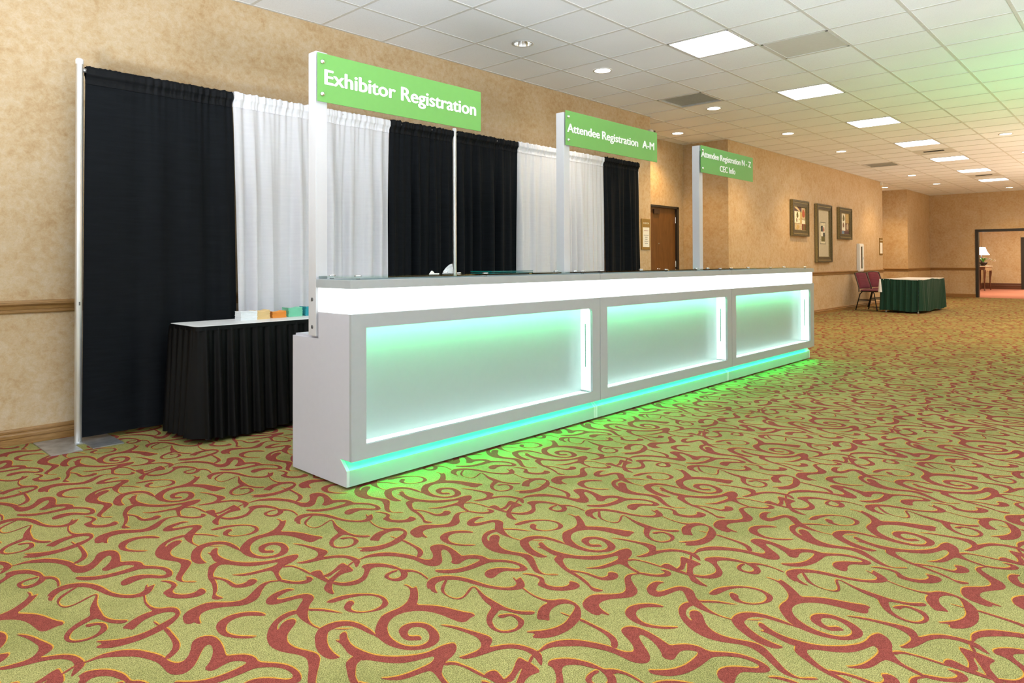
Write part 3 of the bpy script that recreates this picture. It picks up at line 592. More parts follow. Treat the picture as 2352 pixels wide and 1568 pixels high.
# ---------------------------------------------------------------- registration counter: three lit units
CX0, YF, YP, YT, YBK = 1.860, 2.815, 2.850, 3.105, 3.36   # unit start, frame face, plinth face, back of the lit box, back of the desk
UL = 2.004
def counter_unit(k, lab):
    x0 = CX0 + UL*k; L = UL-.004
    r = empty('counter_unit', (x0, 0, 0)); tag(r, lab, 'counter', 'lit white counter units in a row')
    first, last = k == 0, k == 2
    # side panels with the raised front part
    prof = [(YP, .014), (YBK, .014), (YBK, .712), (YT, .712), (YT, .846), (YF+.012, .846), (YF+.012, .142), (YP+.055, .142), (YP, .092)]
    for s_ in (0, 1):
        a = MB(); x = 0 if s_ == 0 else L-.018
        a.prism(prof, x, x+.018, 'x'); a.build('side_panel', 'white_laminate', r, bevel=.0012)
    a = MB(); a.box(.018, YT-.02, .70, L-.018, YBK, .722); a.build('work_surface', 'white_laminate', r, bevel=.001)
    a = MB(); a.box(.018, YT, .722, L-.018, YT+.012, .966); a.build('rear_panel', 'white_laminate', r)
    # plinth with a chamfered top
    a = MB(); a.prism([(YP, .014), (YP+.02, .014), (YP+.02, .085), (YP+.075, .142), (YP+.055, .142), (YP, .092)], .0185, L-.0185 if not last else L-.018, 'x')
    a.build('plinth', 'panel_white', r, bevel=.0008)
    # front frame round the niche
    ox0, ox1, oz0, oz1 = .085, L-.085, .213, .778
    a = MB()
    xr = L+(.020 if last else 0)
    for q in ((0, .142, xr, oz0), (0, oz1, xr, .846), (0, oz0, ox0, oz1), (ox1, oz0, xr, oz1)): a.box(q[0], YF-.006, q[1], q[2], YF+.012, q[3])
    for c, s_ in (((ox1, oz1), (-1, -1)),):
        pts = [(c[0], c[1])] + [(c[0]+s_[0]*.03*(1-math.sin(t)), c[1]+s_[1]*.03*(1-math.cos(t))) for t in [PI/2*q/5 for q in range(6)]]
        a.prism(pts, YF-.0058, YF+.012)
    a.build('front_frame', 'grey_laminate', r)
    # niche: back panel, floor, top and cheeks
    yb = YF+.105
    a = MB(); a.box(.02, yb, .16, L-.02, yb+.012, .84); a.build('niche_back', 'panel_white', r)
    a = MB()
    a.box(ox0-.012, YF+.0125, oz0-.014, ox1+.012, yb, oz0-.010); a.box(ox0-.012, YF+.0125, oz1+.012, ox1+.012, yb, oz1+.016)
    a.box(ox0-.016, YF+.0125, oz0-.014, ox0-.012, yb, oz1+.016); a.box(ox1+.012, YF+.0125, oz0-.014, ox1+.016, yb, oz1+.016)
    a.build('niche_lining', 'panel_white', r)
    a = MB(); a.box(ox1+.0095, YF+.060, oz0+.16, ox1+.0108, YF+.067, oz1-.11); a.build('slot', 'slot_grey', r)
    # green LED behind frame top; glow sheets as the light on floor and cheeks
    yl = YF+.0135
    for qi, q in enumerate(((ox0, oz1+.001, ox1, oz1+.009), (ox0, oz0-.009, ox1, oz0-.003), (ox0-.010, oz0, ox0-.003, oz1), (ox1+.003, oz0, ox1+.010, oz1))):
        a = MB()
        if qi == 0: a.quad((q[0], yl, q[1]), (q[0], yl, q[3]), (q[2], yl, q[3]), (q[2], yl, q[1]))
        elif qi == 1: a.quad((q[0], yl, oz0-.009), (q[0], yb-.001, oz0-.009), (q[2], yb-.001, oz0-.009), (q[2], yl, oz0-.009))
        else:
            xx = ox0-.011 if qi == 2 else ox1+.011
            a.quad((xx, yl, q[1]), (xx, yb-.001, q[1]), (xx, yb-.001, q[3]), (xx, yl, q[3]))
        a.build('niche_glow', 'led_green' if qi == 0 else 'lining_glow', r, recalc=False)
    a = MB(); a.quad((.02, YF+.018, .1418), (.02, YF+.028, .1318), (L-.02, YF+.028, .1318), (L-.02, YF+.018, .1418)); a.build('plinth_led_strip', 'led_under', r, recalc=False)
    # soffit above the plinth
    a = MB(); a.box(.018, YF+.0125, .1425, L-.018, yb, .150); a.build('soffit', 'white_laminate', r)
    # glowing white band
    a = MB(); ex = L if not last else L-.012
    a.box(0 if first else -.002, YF-.002, .848, ex, YF+.004, .968)
    if first: a.box(0, YF+.004, .848, .006, YT, .968)
    if last: a.box(L-.018, YF+.004, .848, L-.012, YT, .968)
    a.build('light_band', 'light_band', r)
    # strip that washes the drapes through the open back of the band
    a = MB(); a.quad((.03, YT+.016, .935), (L-.03, YT+.016, .935), (L-.03, YT+.016, .955), (.03, YT+.016, .955)); a.build('rear_led_strip', 'led_rear', r, recalc=False)
    # top rail and glass
    a = MB(); a.box(0 if not first else -.004, YF-.008, .970, L+(.018 if last else 0), YT+.015, 1.012)
    a.build('top_rail', 'grey_laminate', r, bevel=.0015)
    a = MB(); a.box(.012, YF+.004, 1.020, L-.012, YT+.03, 1.028); a.build('glass_top', 'glass', r)
    for sx in (.06, .93, L-.15):
        for y in (YF+.028, YT-.03):
            a = MB(); a.lathe([(0, 1.0125), (.011, 1.0125), (.011, 1.0195)], (sx, y, 0), 16); a.lathe([(.0, 1.0285), (.017, 1.0285), (.018, 1.031), (.014, 1.034), (0, 1.0345)], (sx, y, 0), 20)
            a.build('standoff', 'chrome', r)
    return r
emit('led_rear', (.02, 1.0, .38), LED_E*.10)
counter_unit(0, 'nearest lit white counter unit, with the plain white end panel facing the camera')
counter_unit(1, 'middle lit white counter unit, under the second sign post')
counter_unit(2, 'farthest lit white counter unit, its end nearest the framed pictures')
# ---------------------------------------------------------------- sign posts with hanging signs
def sign(k, w_, z0, z1, mat, lines, lab):
    x = CX0 + UL*k - .004; xw = .066
    r = empty('sign_post', (x, YT, .7225)); tag(r, lab, 'sign', 'green signs on white posts along the counter')
    o = .7225
    a = MB(); a.box(0, .016, 0, xw, .088, 2.178-o); a.build('post', 'post_white', r, bevel=.002)
    if k == 0:
        for z in (.045, .185):
            a = MB(); a.lathe([(0, -.001), (.010, -.001), (.010, .001), (0, .001)], (-.0005, .052, z), 16, 'x'); a.build('screw_hole', 'black_screw', r)
    a = MB(); a.box(-.002, -.006, z0-o, w_, 0, z1-o); p = a.build('sign_panel', mat, r, bevel=.0008)
    for bz in (z0+.038, z1-.045):
        a = MB(); a.lathe([(.008, 0), (.008, .016)], (.022, 0, bz-o), 12, 'y'); a.lathe([(0, -.016), (.008, -.016), (.0115, -.013), (.0115, -.0062), (0, -.0062)], (.022, 0, bz-o), 20, 'y'); a.build('bolt', 'chrome', r)
    for body, lx, lz, lw, lh in lines:
        words(body, 'letter_white', p, (lx-x, -.0068, lz-o), lw, lh, 0)
    return r
sign(0, 1.150, 1.917, 2.165, 'sign_green', [('Exhibitor Registration', 1.894, 2.010, 1.065, .079)], 'green sign reading Exhibitor Registration on the nearest white post')
sign(1, 1.232, 1.937, 2.188, 'sign_green', [('Attendee Registration  A-M', 3.874, 2.034, 1.166, .064)], 'green sign reading Attendee Registration A-M on the middle white post')
sign(2, 1.120, 1.925, 2.178, 'sign_green_deep', [('Attendee Registration N - Z', 5.866, 2.071, 1.064, .060), ('CEC Info', 6.236, 1.966, .330, .060)], 'darker green sign reading Attendee Registration N - Z, CEC Info on the farthest post')
# ---------------------------------------------------------------- loose things on the counter
def sheet(name, mat, fn, nx, ny, lab, cat, loc, rz=0, solid=.0004):
    a = MB(); a.grid(nx, ny, fn); o = a.build(name, mat, loc=loc, recalc=False); o.rotation_euler = (0, 0, rz)
    s_ = o.modifiers.new('solid', 'SOLIDIFY'); s_.thickness = solid
    return tag(o, lab, cat)
r = empty('plastic_bag', (2.60, 2.955, 1.0295)); r.rotation_euler = (0, 0, .15)
a = MB()
def bagf(side):
    def f(u, v):
        x = .098*u; hgt = .056*math.sin(PI/2*min(1, u/.86))**.75 if u < .88 else .056*(1-(u-.88)/.12*.97)
        y = side*(.020*(1-v)**.7*math.sin(PI*u)+.0008)+.004*noise.noise(Vector((u*6, v*6, side)))
        return (x-.05+.006*v, y, .001+v*hgt)
    return f
a.grid(18, 12, bagf(1)); a.grid(18, 12, bagf(-1)); a.build('bag', 'clear_bag', r, recalc=False)
a = MB(); a.tube([(lambda p: (p[0], 0, p[2]))(bagf(1)(.08+.80*q/12, .86)) for q in range(13)], .0014, 6); a.build('seal', 'plastic_white', r)
for q in range(14):
    x = random.uniform(-.030, .038)
    a = MB(); a.lathe([(0, 0), (.006, 0), (.007, .005), (.003, .007), (.003, .013), (0, .013)], (x, random.uniform(-.009, .009), random.uniform(.001, .020)), 8); a.build('screw_cap', 'chrome', r)
tag(r, 'small clear zip bag of hardware standing on the glass counter top', 'bag')
a = MB(); a.prism([(-.020, 0), (.012, 0), (.006, .010), (-.004, .018)], -.006, .006); a.box(.012, -.004, 0, .046, .004, .004)
o = a.build('paper_scrap', 'paper_sheet', loc=(2.49, 2.96, 1.0295)); tag(o, 'tiny white paper scrap left of the clear zip bag', 'paper')
a = MB(); a.box(-.2, -.10, 0, .2, .10, .006)
o = a.build('glass_shelf', 'teal_glass_edge', loc=(3.32, 3.22, 1.030), bevel=.001); tag(o, 'dark teal glass plate lying across the back of the counter', 'glass plate')
# ---------------------------------------------------------------- pipe and drape
YD = 4.805
def pole(x, lab, y=YD):
    r = empty('drape_pole', (x, y, 0)); tag(r, lab, 'pole', 'metal uprights of the drape wall')
    a = MB(); a.tube([(0, 0, .006), (0, 0, 2.318)], .0205, 20); a.build('upright', 'aluminium', r)
    a = MB(); a.lathe([(.0205, 2.316), (.0215, 2.318), (.0215, 2.342), (.017, 2.350), (0, 2.351)], n=20); a.build('cap', 'plastic_white', r)
    a = MB(); a.box(-.004, -.0212, .84, .004, -.0200, .862); a.build('slot', 'black_screw', r)
    a = MB(); p = [(-.19, -.215), (-.030, -.215), (-.030, -.06), (-.018, -.048), (.012, -.048), (.022, -.06), (.022, -.215), (.19, -.215), (.19, .185), (-.19, .185)]
    a.prism(p, .001, .007, 'z'); b_ = a.build('base_plate', 'galvanised', r)
    a = MB(); a.lathe([(.0205, .007), (.0235, .007), (.0225, .012), (.0205, .013)], n=20); a.build('weld', 'galvanised', r)
    return r
pole(1.236, 'near end metal upright with grey steel base plate beside the first black drape')
pole(4.312, 'middle metal upright between two black drapes, rising behind the counter')
pole(7.482, 'far end metal upright at the edge of the last black drape', YD+.045)
a = MB(); a.tube([(1.256, YD+.006, 2.285), (4.29, YD+.006, 2.300)], .013, 12); tag(a.build('drape_rod', 'aluminium'), 'horizontal rod carrying the drapes between the near and middle uprights', 'rod')
a = MB(); a.tube([(4.333, YD+.006, 2.300), (7.45, YD+.006, 2.318)], .013, 12); tag(a.build('drape_rod', 'aluminium'), 'horizontal rod carrying the drapes between the middle and far uprights', 'rod')
def drape(x0, x1, bx0, bx1, col, lab, seed, folds, amp, flat=None, ripple=1.0):
    """x0..x1 at the rod, bx0..bx1 at the hem"""
    rnd = random.Random(seed); zt = 2.300+.006*(x0-1.26); zh = zt-.097
    comps = [(rnd.uniform(.6, 1.9)*folds, rnd.uniform(0, 6.28), rnd.uniform(.5, 1)) for _ in range(4)]
    rip = [(rnd.uniform(2.5, 7.5)*folds, rnd.uniform(0, 6.28)) for _ in range(4)]
    def env(u):
        return 1 if not flat else min(1, max(.12, (u-flat[0])/(flat[1]-flat[0])))
    def prof(u, t):            # t: 0 at the rod, 1 at the hem
        s_ = 0
        for f, ph, a_ in comps:
            wv = math.sin(2*PI*f*u + ph + .5*math.sin(t*2.2+ph) + 1.1*math.sin(2*PI*f*.31*u+ph))
            s_ += a_*(math.copysign(abs(wv)**.75, wv))
        k = min(1, .12+t*2.4)
        s_ = s_*amp*.45*k*env(u)
        g = sum(math.sin(2*PI*f*u+ph+t*4) for f, ph in rip)*.0042*ripple*math.exp(-t*9)*env(u)
        return s_+g
    r = empty('drape', (x0, YD, 0)); tag(r, lab, 'drape', 'black and white drapes on the pipe frame')
    nx = max(90, int((x1-x0)*130)); nz = 46; zb = .030
    def body(u, v):
        t = 1-v; z = zb+(zh-zb)*v; xa = x0+(bx0-x0)*t**.8; xb = x1+(bx1-x1)*t**.8
        du = .006*math.sin(2*PI*comps[0][0]*u+comps[1][1])*t
        zz = z + (0 if v > 0 else 0)
        return (xa+(xb-xa)*u+du-x0, prof(u, .05+t)+.004, zz)
    a = MB(); a.grid(nx, nz, body); a.build('cloth', 'drape_'+col, r, recalc=False)
    def pocket(side):
        def f(u, v):
            z = zh+(zt-zh)*v*1.0
            if v > .80: z = zt-.012+ (v-.8)/.2*(.024+(.004+.007*env(u))*noise.noise(Vector((u*(x1-x0)*26, seed, 0)))+.004*noise.noise(Vector((u*(x1-x0)*70, seed, 3))))
            bul = .022 if .55 < v < .95 else .022*max(0, 1-abs(v-.75)/.5)
            y = prof(u, .05*(1-v)) + side*(.002+bul) + .004
            g = .0035*ripple*math.sin(2*PI*rip[0][0]*u*1.7+rip[0][1]+v*2)*env(u)
            return (x0+(x1-x0)*u-x0, y+g, z)
        return f
    a = MB(); a.grid(nx, 12, pocket(-1)); a.grid(nx, 12, pocket(1)); a.build('rod_pocket', 'pocket_'+col, r, recalc=False)
    a = MB(); a.tube([(x0+(x1-x0)*q/60-x0, prof(q/60, .05)+.0005, zh+.001) for q in range(61)], .0014, 5, False); a.build('seam', 'pocket_'+col, r)
    return r
drape(1.268, 2.193, 1.262, 2.245, 'black', 'near black drape with a smooth left half beside the end pole', 3, 3.4, .045, flat=(.15, .75))
drape(2.196, 3.566, 2.250, 3.545, 'white', 'near white drape hanging behind the first sign post and paper stacks', 5, 6.0, .046)
drape(3.570, 4.288, 3.548, 4.290, 'black', 'black drape just left of the middle upright', 8, 4.2, .040)
drape(4.336, 5.178, 4.336, 5.155, 'black', 'black drape just right of the middle upright', 11, 5.0, .038)
drape(5.182, 6.690, 5.160, 6.705, 'white', 'far white drape hanging behind the second sign post', 14, 8.0, .040)
drape(6.694, 7.452, 6.712, 7.505, 'black', 'farthest black drape, beside the wall plaque', 17, 4.5, .040)
# ---------------------------------------------------------------- skirted tables
def skirt_path(w_, d_, rc=.03, step=.006):
    """rectangle (0,0)-(w,d) traversed with outward normals"""
    pts = []
    cs = [((rc, rc), PI, 1.5*PI), ((w_-rc, rc), 1.5*PI, 2*PI), ((w_-rc, d_-rc), 0, PI/2), ((rc, d_-rc), PI/2, PI)]
    for k, (c, a0, a1) in enumerate(cs):
        for q in range(6):
            t = a0+(a1-a0)*q/5; pts.append((c[0]+rc*math.cos(t), c[1]+rc*math.sin(t), math.cos(t), math.sin(t)))
        nc, na = cs[(k+1) % 4][0], cs[(k+1) % 4][1]
        p0 = pts[-1]; p1 = (nc[0]+rc*math.cos(na), nc[1]+rc*math.sin(na)); L = math.hypot(p1[0]-p0[0], p1[1]-p0[1]); n = max(2, int(L/step))
        for q in range(1, n): pts.append((p0[0]+(p1[0]-p0[0])*q/n, p0[1]+(p1[1]-p0[1])*q/n, p0[2], p0[3]))
    out = []; s_ = 0
    for i, p in enumerate(pts):
        if i: s_ += math.hypot(p[0]-pts[i-1][0], p[1]-pts[i-1][1])
        out.append((*p, s_))
    out.append((*pts[0], s_+step))
    return out
def table(loc, rz, w_, d_, h_, mat, lab, pleat, flare, zb, wave, seed, band=True, legc='galvanised'):
    r = empty('skirted_table', loc, rz); tag(r, lab, 'table')
    a = MB(); a.box(.004, .004, h_-.022, w_-.004, d_-.004, h_); a.build('table_top', 'vinyl_white', r, bevel=.004)
    path = skirt_path(w_, d_); n = len(path); rnd = random.Random(seed); ph = [rnd.uniform(0, 6.3) for _ in range(6)]
    def f(u, v):
        x, y, nx_, ny_, s_ = path[min(n-1, int(round(u*(n-1))))]
        t = 1-v; w1 = math.sin(2*PI*s_/pleat+ph[0]+1.5*math.sin(s_*3.1+ph[1])); w2 = math.sin(2*PI*s_/(pleat*.47)+ph[2]+1.3*math.sin(s_*5+ph[3]))
        o = .004 + flare*t + (.004+.014*t**.6)*w1 + .005*(1-.4*t)*w2 + .008*t*math.sin(s_*4.3+ph[4])
        tz = .045*wave*math.sin(s_*5.2+ph[5])**3 if v > .5 else 0
        z = zb + (h_-.012-zb)*v + .012*(1-v)*math.sin(s_*7+ph[2]) + tz*max(0, (v-.5)*2)*.35
        return (x+nx_*o, y+ny_*o, z)
    a = MB(); a.grid(n-1, 22, f); a.build('skirt', mat, r, recalc=False)
    if band:
        a = MB(); a.grid(n-1, 3, lambda u, v: (lambda p: (p[0]+p[2]*(.010-.002*v), p[1]+p[3]*(.010-.002*v), h_-.028+.027*v))(path[int(round(u*(n-1)))])); a.build('skirt_band', mat, r, recalc=False)
    for x in (.10, w_-.10):
        for y in (.07, d_-.07):
            a = MB(); a.tube([(x, y, 0), (x, y, h_-.022)], .013, 10); a.lathe([(.0, 0), (.017, 0), (.017, .025), (.013, .026)], (x, y, 0), 10); a.build('leg', legc, r)
    return r
TAB = Vector((1.715, 4.235, 0)); TR = .02
table(TAB, TR, 1.83, .41, .710, 'skirt_black', 'table with white top and black pleated skirt in front of the drapes', .085, .030, .030, 0, 4)
ck = [('white', (2.145, 4.49), .115, .075, .058), ('buff', (2.245, 4.50), .105, .078, .055), ('orange', (2.380, 4.525), .105, .075, .040), ('mint', (2.515, 4.545), .110, .078, .058), ('teal', (2.645, 4.550), .10, .078, .060)]
PL = dict(white='leftmost stack of white papers', buff='stack of buff papers beside the white stack', orange='low stack of orange papers between the buff and mint stacks', mint='curled stack of mint green papers', teal='stack of teal papers mostly hidden behind the sign post')
for nm, (x, y), w_, d_, h_ in ck:
    a = MB(); nl = 9; rnd = random.Random(nm)
    for q in range(nl):
        z0, z1 = h_*q/nl, h_*(q+1)/nl-.0004; ox, oy = rnd.uniform(-.0022, .0022), rnd.uniform(-.002, .002); curl = .009*(q/nl)**1.5 if nm != 'white' else .003*(q/nl)
        def top(u, v, z): return ((u-.5)*w_+ox, (v-.5)*d_*1.15+oy+d_, z+curl*(2*u-1)**2)
        K = 8; vs = [top(i/K, j, z) for z in (z0, z1) for j in (0, 1) for i in range(K+1)]; W = K+1; fs = []
        for i in range(K):
            fs += [(i, i+1, W+i+1, W+i), (2*W+i, 3*W+i, 3*W+i+1, 2*W+i+1), (i, 2*W+i, 2*W+i+1, i+1), (W+i, W+i+1, 3*W+i+1, 3*W+i)]
        fs += [(0, W, 3*W, 2*W), (K, 2*W+K, 3*W+K, W+K)]
        a.add(vs, fs)
    o = a.build('paper_stack', 'paper_'+nm, loc=(x, y-d_*1.0, .7105)); o.rotation_euler = (0, 0, TR*.6)
    tag(o, PL[nm]+' on the black skirted table', 'paper stack', 'handout stacks on the black skirted table')
table((15.93, 3.56, 0), -.03, 1.86, .74, .705, 'skirt_green', 'table with white top and dark green pleated skirt near the chairs', .12, .02, .045, 1, 9, band=False, legc='cabinet_white')
r = empty('plastic_bag', (15.86, 4.30, .10)); tag(r, 'white plastic bag hanging off the end of the green skirted table', 'bag')
a = MB()
a.grid(10, 12, lambda u, v: (-.03*math.sin(PI*u)*(1-v*.6), (u-.5)*(.08-.05*v)-.01, .33+.27*v+.005*math.sin(u*20)))
a.grid(10, 12, lambda u, v: (.03*math.sin(PI*u)*(1-v*.6), (u-.5)*(.08-.05*v)-.01, .33+.27*v+.005*math.sin(u*20)))
a.build('bag', 'plastic_white', r, recalc=False)
# ---------------------------------------------------------------- banquet chairs
def chair():
    r = empty('banquet_chair', (0, 0, 0)); W = .215; sh = .455
    a = MB()
    def cush(u, v):
        x = (u-.5)*2; y = (v-.5)*2; k = max(abs(x), abs(y))
        return (x*(W-.005-.012*(abs(y)**6)), -.02+y*.215, sh-.02+.032*(1-k**6))
    a.grid(14, 14, cush); a.grid(14, 14, lambda u, v: (lambda p: (p[0], p[1], sh-.03-(.012 if .0 < u < 1 and 0 < v < 1 else -.010)))(cush(u, v)))
    a.build('seat', 'upholstery', r)
    a = MB()
    def bk(side):
        def f(u, v):
            x = (u-.5)*2; k = max(abs(x), abs(2*v-1)); z = .47+.34*v; y = .205+.11*v + side*.018*(1-k**6) + side*.004
            return (x*(W-.028-.02*v), y, z+.012*(1-x*x)*(v > .9))
        return f
    a.grid(12, 14, bk(-1)); a.grid(12, 14, bk(1)); a.build('backrest', 'upholstery', r)
    for s_ in (-1, 1):
        a = MB(); a.tube([(s_*(W-.005), .20, .40), (s_*(W-.010), .205, .50), (s_*(W-.022), .315, .81)], .013, 8); a.build('back_frame', 'steel_bronze', r)
    a = MB(); a.tube([(-(W-.022), .315, .81), (-.10, .322, .828), (.10, .322, .828), (W-.022, .315, .81)], .013, 8); a.build('top_rail', 'steel_bronze', r)
    for s_ in (-1, 1):
        a = MB(); a.tube([(s_*(W-.02), .12, .415), (s_*(W-.012), .18, .36), (s_*(W-.005), .285, 0)], .0115, 8); a.build('leg', 'steel_black', r)
        a = MB(); a.tube([(s_*(W-.02), -.10, .415), (s_*(W-.014), -.16, .38), (s_*(W-.005), -.235, 0)], .0115, 8); a.build('leg', 'steel_black', r)
        a = MB(); a.tube([(s_*(W-.018), .215, .235), (s_*(W-.018), -.195, .235)], .008, 8); a.build('stretcher', 'steel_black', r)
    a = MB(); a.box(-(W-.02), -.20, .405, W-.02, .18, .425); a.build('seat_frame', 'steel_black', r)
    a = MB(); a.tube([(-(W-.018), .235, .20), (W-.018, .235, .20)], .008, 8); a.build('stretcher', 'steel_black', r)
    return r
c = chair(); c.location = (16.45, 4.58, 0); c.rotation_euler = (0, 0, -.36)
tag(c, 'nearer maroon banquet chair with its whole back showing, left of the green table', 'chair', 'maroon chairs against the wall')
c = copy_tree(c); c.location = (17.60, 4.66, 0); c.rotation_euler = (0, 0, -.42); c['label'] = 'farther maroon banquet chair, partly hidden behind the nearer one and the green table'
# ---------------------------------------------------------------- framed pictures
def leaf(cx, cz, w_, h_, tilt=0):
    pts = []
    for q in range(16):
        t = 2*PI*q/16; x = w_/2*math.sin(t)*(1-.25*math.cos(t)); z = h_/2*math.cos(t)
        pts.append((cx+x*math.cos(tilt)-z*math.sin(tilt), cz+x*math.sin(tilt)+z*math.cos(tilt)))
    return pts
def picture(x0, x1, z0, z1, lab, inner, patches, leaves):
    r = empty('framed_picture', (x0, Y2-.001, z0)); tag(r, lab, 'picture', 'framed leaf collages on the wall')
    w_, h_ = x1-x0, z1-z0
    def ring(m, o, i, ya, yb):
        for q in ((o, o, w_-o, i), (o, h_-i, w_-o, h_-o), (o, i, i, h_-i), (w_-i, i, w_-o, h_-i)): m.box(q[0], -ya, q[1], q[2], -yb, q[3])
    a = MB(); ring(a, 0, .035, 0, .062); a.cur = 1; ring(a, .034, .055, 0, .050); a.cur = 0; ring(a, .054, .11, 0, .046); a.cur = 1; ring(a, .105, .12, 0, .040)
    a.box(-.001, -.058, 0, .012, -.012, h_)
    a.build('frame', ['frame_dark', 'frame_gold'], r)
    a = MB(); a.box(.10, -.020, .10, w_-.10, -.004, h_-.10); a.build('mat', inner, r)
    a = MB(); names = list(ART); mats = [ART[k] for k in names]; y = -.0210
    for i, (nm, u0, v0, u1, v1) in enumerate(patches):
        a.cur = names.index(nm); a.box(.11+u0*(w_-.22), y-.0004*i, .11+v0*(h_-.22), .11+u1*(w_-.22), y+.0008, .11+v1*(h_-.22))
    yy = y-.0004*len(patches)-.0006
    for nm, u, v, lw, lh, t in leaves:
        a.cur = names.index(nm); a.prism(leaf(.11+u*(w_-.22), .11+v*(h_-.22), lw, lh, t), yy, yy+.0005)
    a.build('artwork', mats, r)
    return r
picture(13.03, 13.86, 1.57, 2.255, 'left framed collage of leaves, with a red leaf at upper right', 'frame_dark',
  [('olive', 0, 0, 1, 1), ('plum', 0, .80, .68, 1), ('tan', .68, .46, 1, .95), ('cream', .10, .30, .55, .78), ('ochre', .55, .28, .72, .76), ('cream', .70, .28, 1, .44), ('tan', .12, 0, .70, .28), ('maroon', .70, 0, 1, .28), ('teal', 0, .12, .09, .55)],
  [('leafy', .33, .64, .09, .12, .1), ('brown', .27, .42, .05, .08, .2), ('ochre', .48, .46, .05, .03, .6), ('rust', .83, .72, .13, .16, .2), ('leafy', .85, .13, .09, .14, 0), ('tan', .30, .9, .32, .05, -.3), ('ochre', .35, .14, .15, .09, .3)])
picture(14.30, 15.17, 1.06, 2.25, 'tall framed picture with a wide mat and small collage in the middle', 'mat_board',
  [('black', .22, .275, .72, .74), ('pale', .24, .285, .70, .73), ('black', .30, .52, .46, .66), ('cream', .46, .52, .62, .66), ('cream', .30, .44, .48, .54), ('black', .48, .44, .64, .52), ('leafy', .32, .33, .64, .44)],
  [('rust', .54, .59, .07, .11, .1)])
picture(15.63, 16.46, 1.56, 2.25, 'right framed collage of leaves beside the fire cabinet', 'frame_dark',
  [('brown', 0, 0, 1, 1), ('olive', 0, .25, .22, 1), ('cream', .24, .18, .60, 1), ('ochre', .62, .55, 1, 1), ('brown', .62, .18, 1, .55), ('blue', .22, 0, .48, .16), ('plum', .5, 0, 1, .16)],
  [('leafy', .42, .76, .12, .13, .2), ('brown', .40, .44, .10, .11, 0), ('tan', .82, .38, .12, .14, 0), ('tan', .46, .93, .06, .04, .3)])
# extinguisher cabinet
r = empty('extinguisher_cabinet', (16.95, Y2, .84)); tag(r, 'narrow white fire extinguisher cabinet with a glass slot above the chairs', 'cabinet')
a = MB(); W, H, D = .32, .645, .055
for q in ((0, 0, .03, H), (W-.03, 0, W, H), (.03, 0, W-.03, .03), (.03, H-.03, W-.03, H)): a.box(q[0], -D, q[1], q[2], 0, q[3])
a.box(.03, -.006, .03, W-.03, 0, H-.03); a.build('box', 'cabinet_white', r, bevel=.003)
a = MB()
for q in ((.01, .02, .10, H-.02), (.22, .02, W-.01, H-.02), (.10, .02, .22, .07), (.10, H-.07, .22, H-.02)): a.box(q[0], -D-.012, q[1], q[2], -D, q[3])
dr = a.build('door', 'cabinet_white', r, bevel=.002)
a = MB(); a.box(.10, -D-.006, .07, .22, -D-.003, H-.07); a.build('pane', 'glass', dr)
a = MB(); a.box(.235, -D-.020, .28, .245, -D-.012, .33); a.build('latch', 'chrome', dr)
a = MB(); a.lathe([(0, .035), (.018, .037), (.020, .06), (.020, .36), (.014, .41), (.008, .43), (.008, .46), (0, .46)], (.16, -.028, 0), 20); a.build('extinguisher', 'ext_red', r)
a = MB(); a.box(.155, -.048, .455, .165, -.015, .475); a.build('handle', 'frame_gold', r)
# plaques
def plaque(x0, x1, z0, z1, y, lab, name_text, lines):
    r = empty('wall_plaque', (x0, y, z0)); tag(r, lab, 'plaque', 'bronze room plaques'); w_, h_ = x1-x0, z1-z0
    a = MB(); a.box(0, -.012, 0, w_, 0, h_); a.build('plate', 'bronze_plaque', r, bevel=.002)
    a = MB(); a.box(w_*.13, -.014, h_*.08, w_*.87, -.0121, h_*.72); p = a.build('paper', 'paper_sheet', r)
    if name_text: text_mesh('lettering', name_text, 'plaque_text', r, (w_*.18, -.0128, h_*.83), w_*.66, h_*.055, .01, .0006)
    else:
        a = MB(); a.box(w_*.08, -.0128, h_*.85, w_*.95, -.0118, h_*.885); a.build('name_bar', 'plaque_text', r)
    for body, vz, ww, hh, mt in lines: text_mesh('lettering', body, mt, p, (w_*.5, -.0148, h_*vz), w_*ww, h_*hh, .0, .0004, 'CENTER')
plaque(7.868, 8.085, 1.254, 1.668, YW, 'bronze plaque with white paper and the name SILVERTON beside the last black drape', 'SILVERTON',
  [('CROWNE PLAZA', .605, .52, .022, 'ink_red'), ('Rocky Mountain', .455, .54, .026, 'ink_grey'), ('Regional', .390, .28, .026, 'ink_grey'), ('Turfgrass', .325, .30, .026, 'ink_grey'), ('Conference &', .260, .44, .026, 'ink_grey'), ('Trade Show', .195, .36, .026, 'ink_grey')])
plaque(18.70, 18.97, 1.235, 1.655, Y2, 'bronze plaque with white paper at the far corner past the pictures', '', [])
# detectors
r = empty('motion_detector', (18.86, Y2, 2.93)); tag(r, 'small white motion detector high on the far wall corner', 'detector')
a = MB(); a.prism([(0, .04), (-.045, .045), (-.052, .07), (-.043, .12), (0, .125)], -.03, .03, 'x'); a.build('housing', 'cabinet_white', r, bevel=.004)
a = MB(); a.prism([(-.048, .058), (-.054, .07), (-.049, .09), (-.046, .09), (-.046, .058)], -.02, .02, 'x'); a.build('lens', 'vent_grey', r)
r = empty('bracket', (8.114, 5.00, 2.80)); tag(r, 'small grey metal bracket at the wall corner above the second sign', 'bracket')
a = MB(); a.box(-.06, .0, 0, .012, .046, .085); a.build('plate', 'vent_grey', r, bevel=.002)
a = MB(); a.prism([(.012, .085), (.085, .085), (.03, .0), (.012, .0)], .01, .040); a.build('arm', 'frame_dark', r)
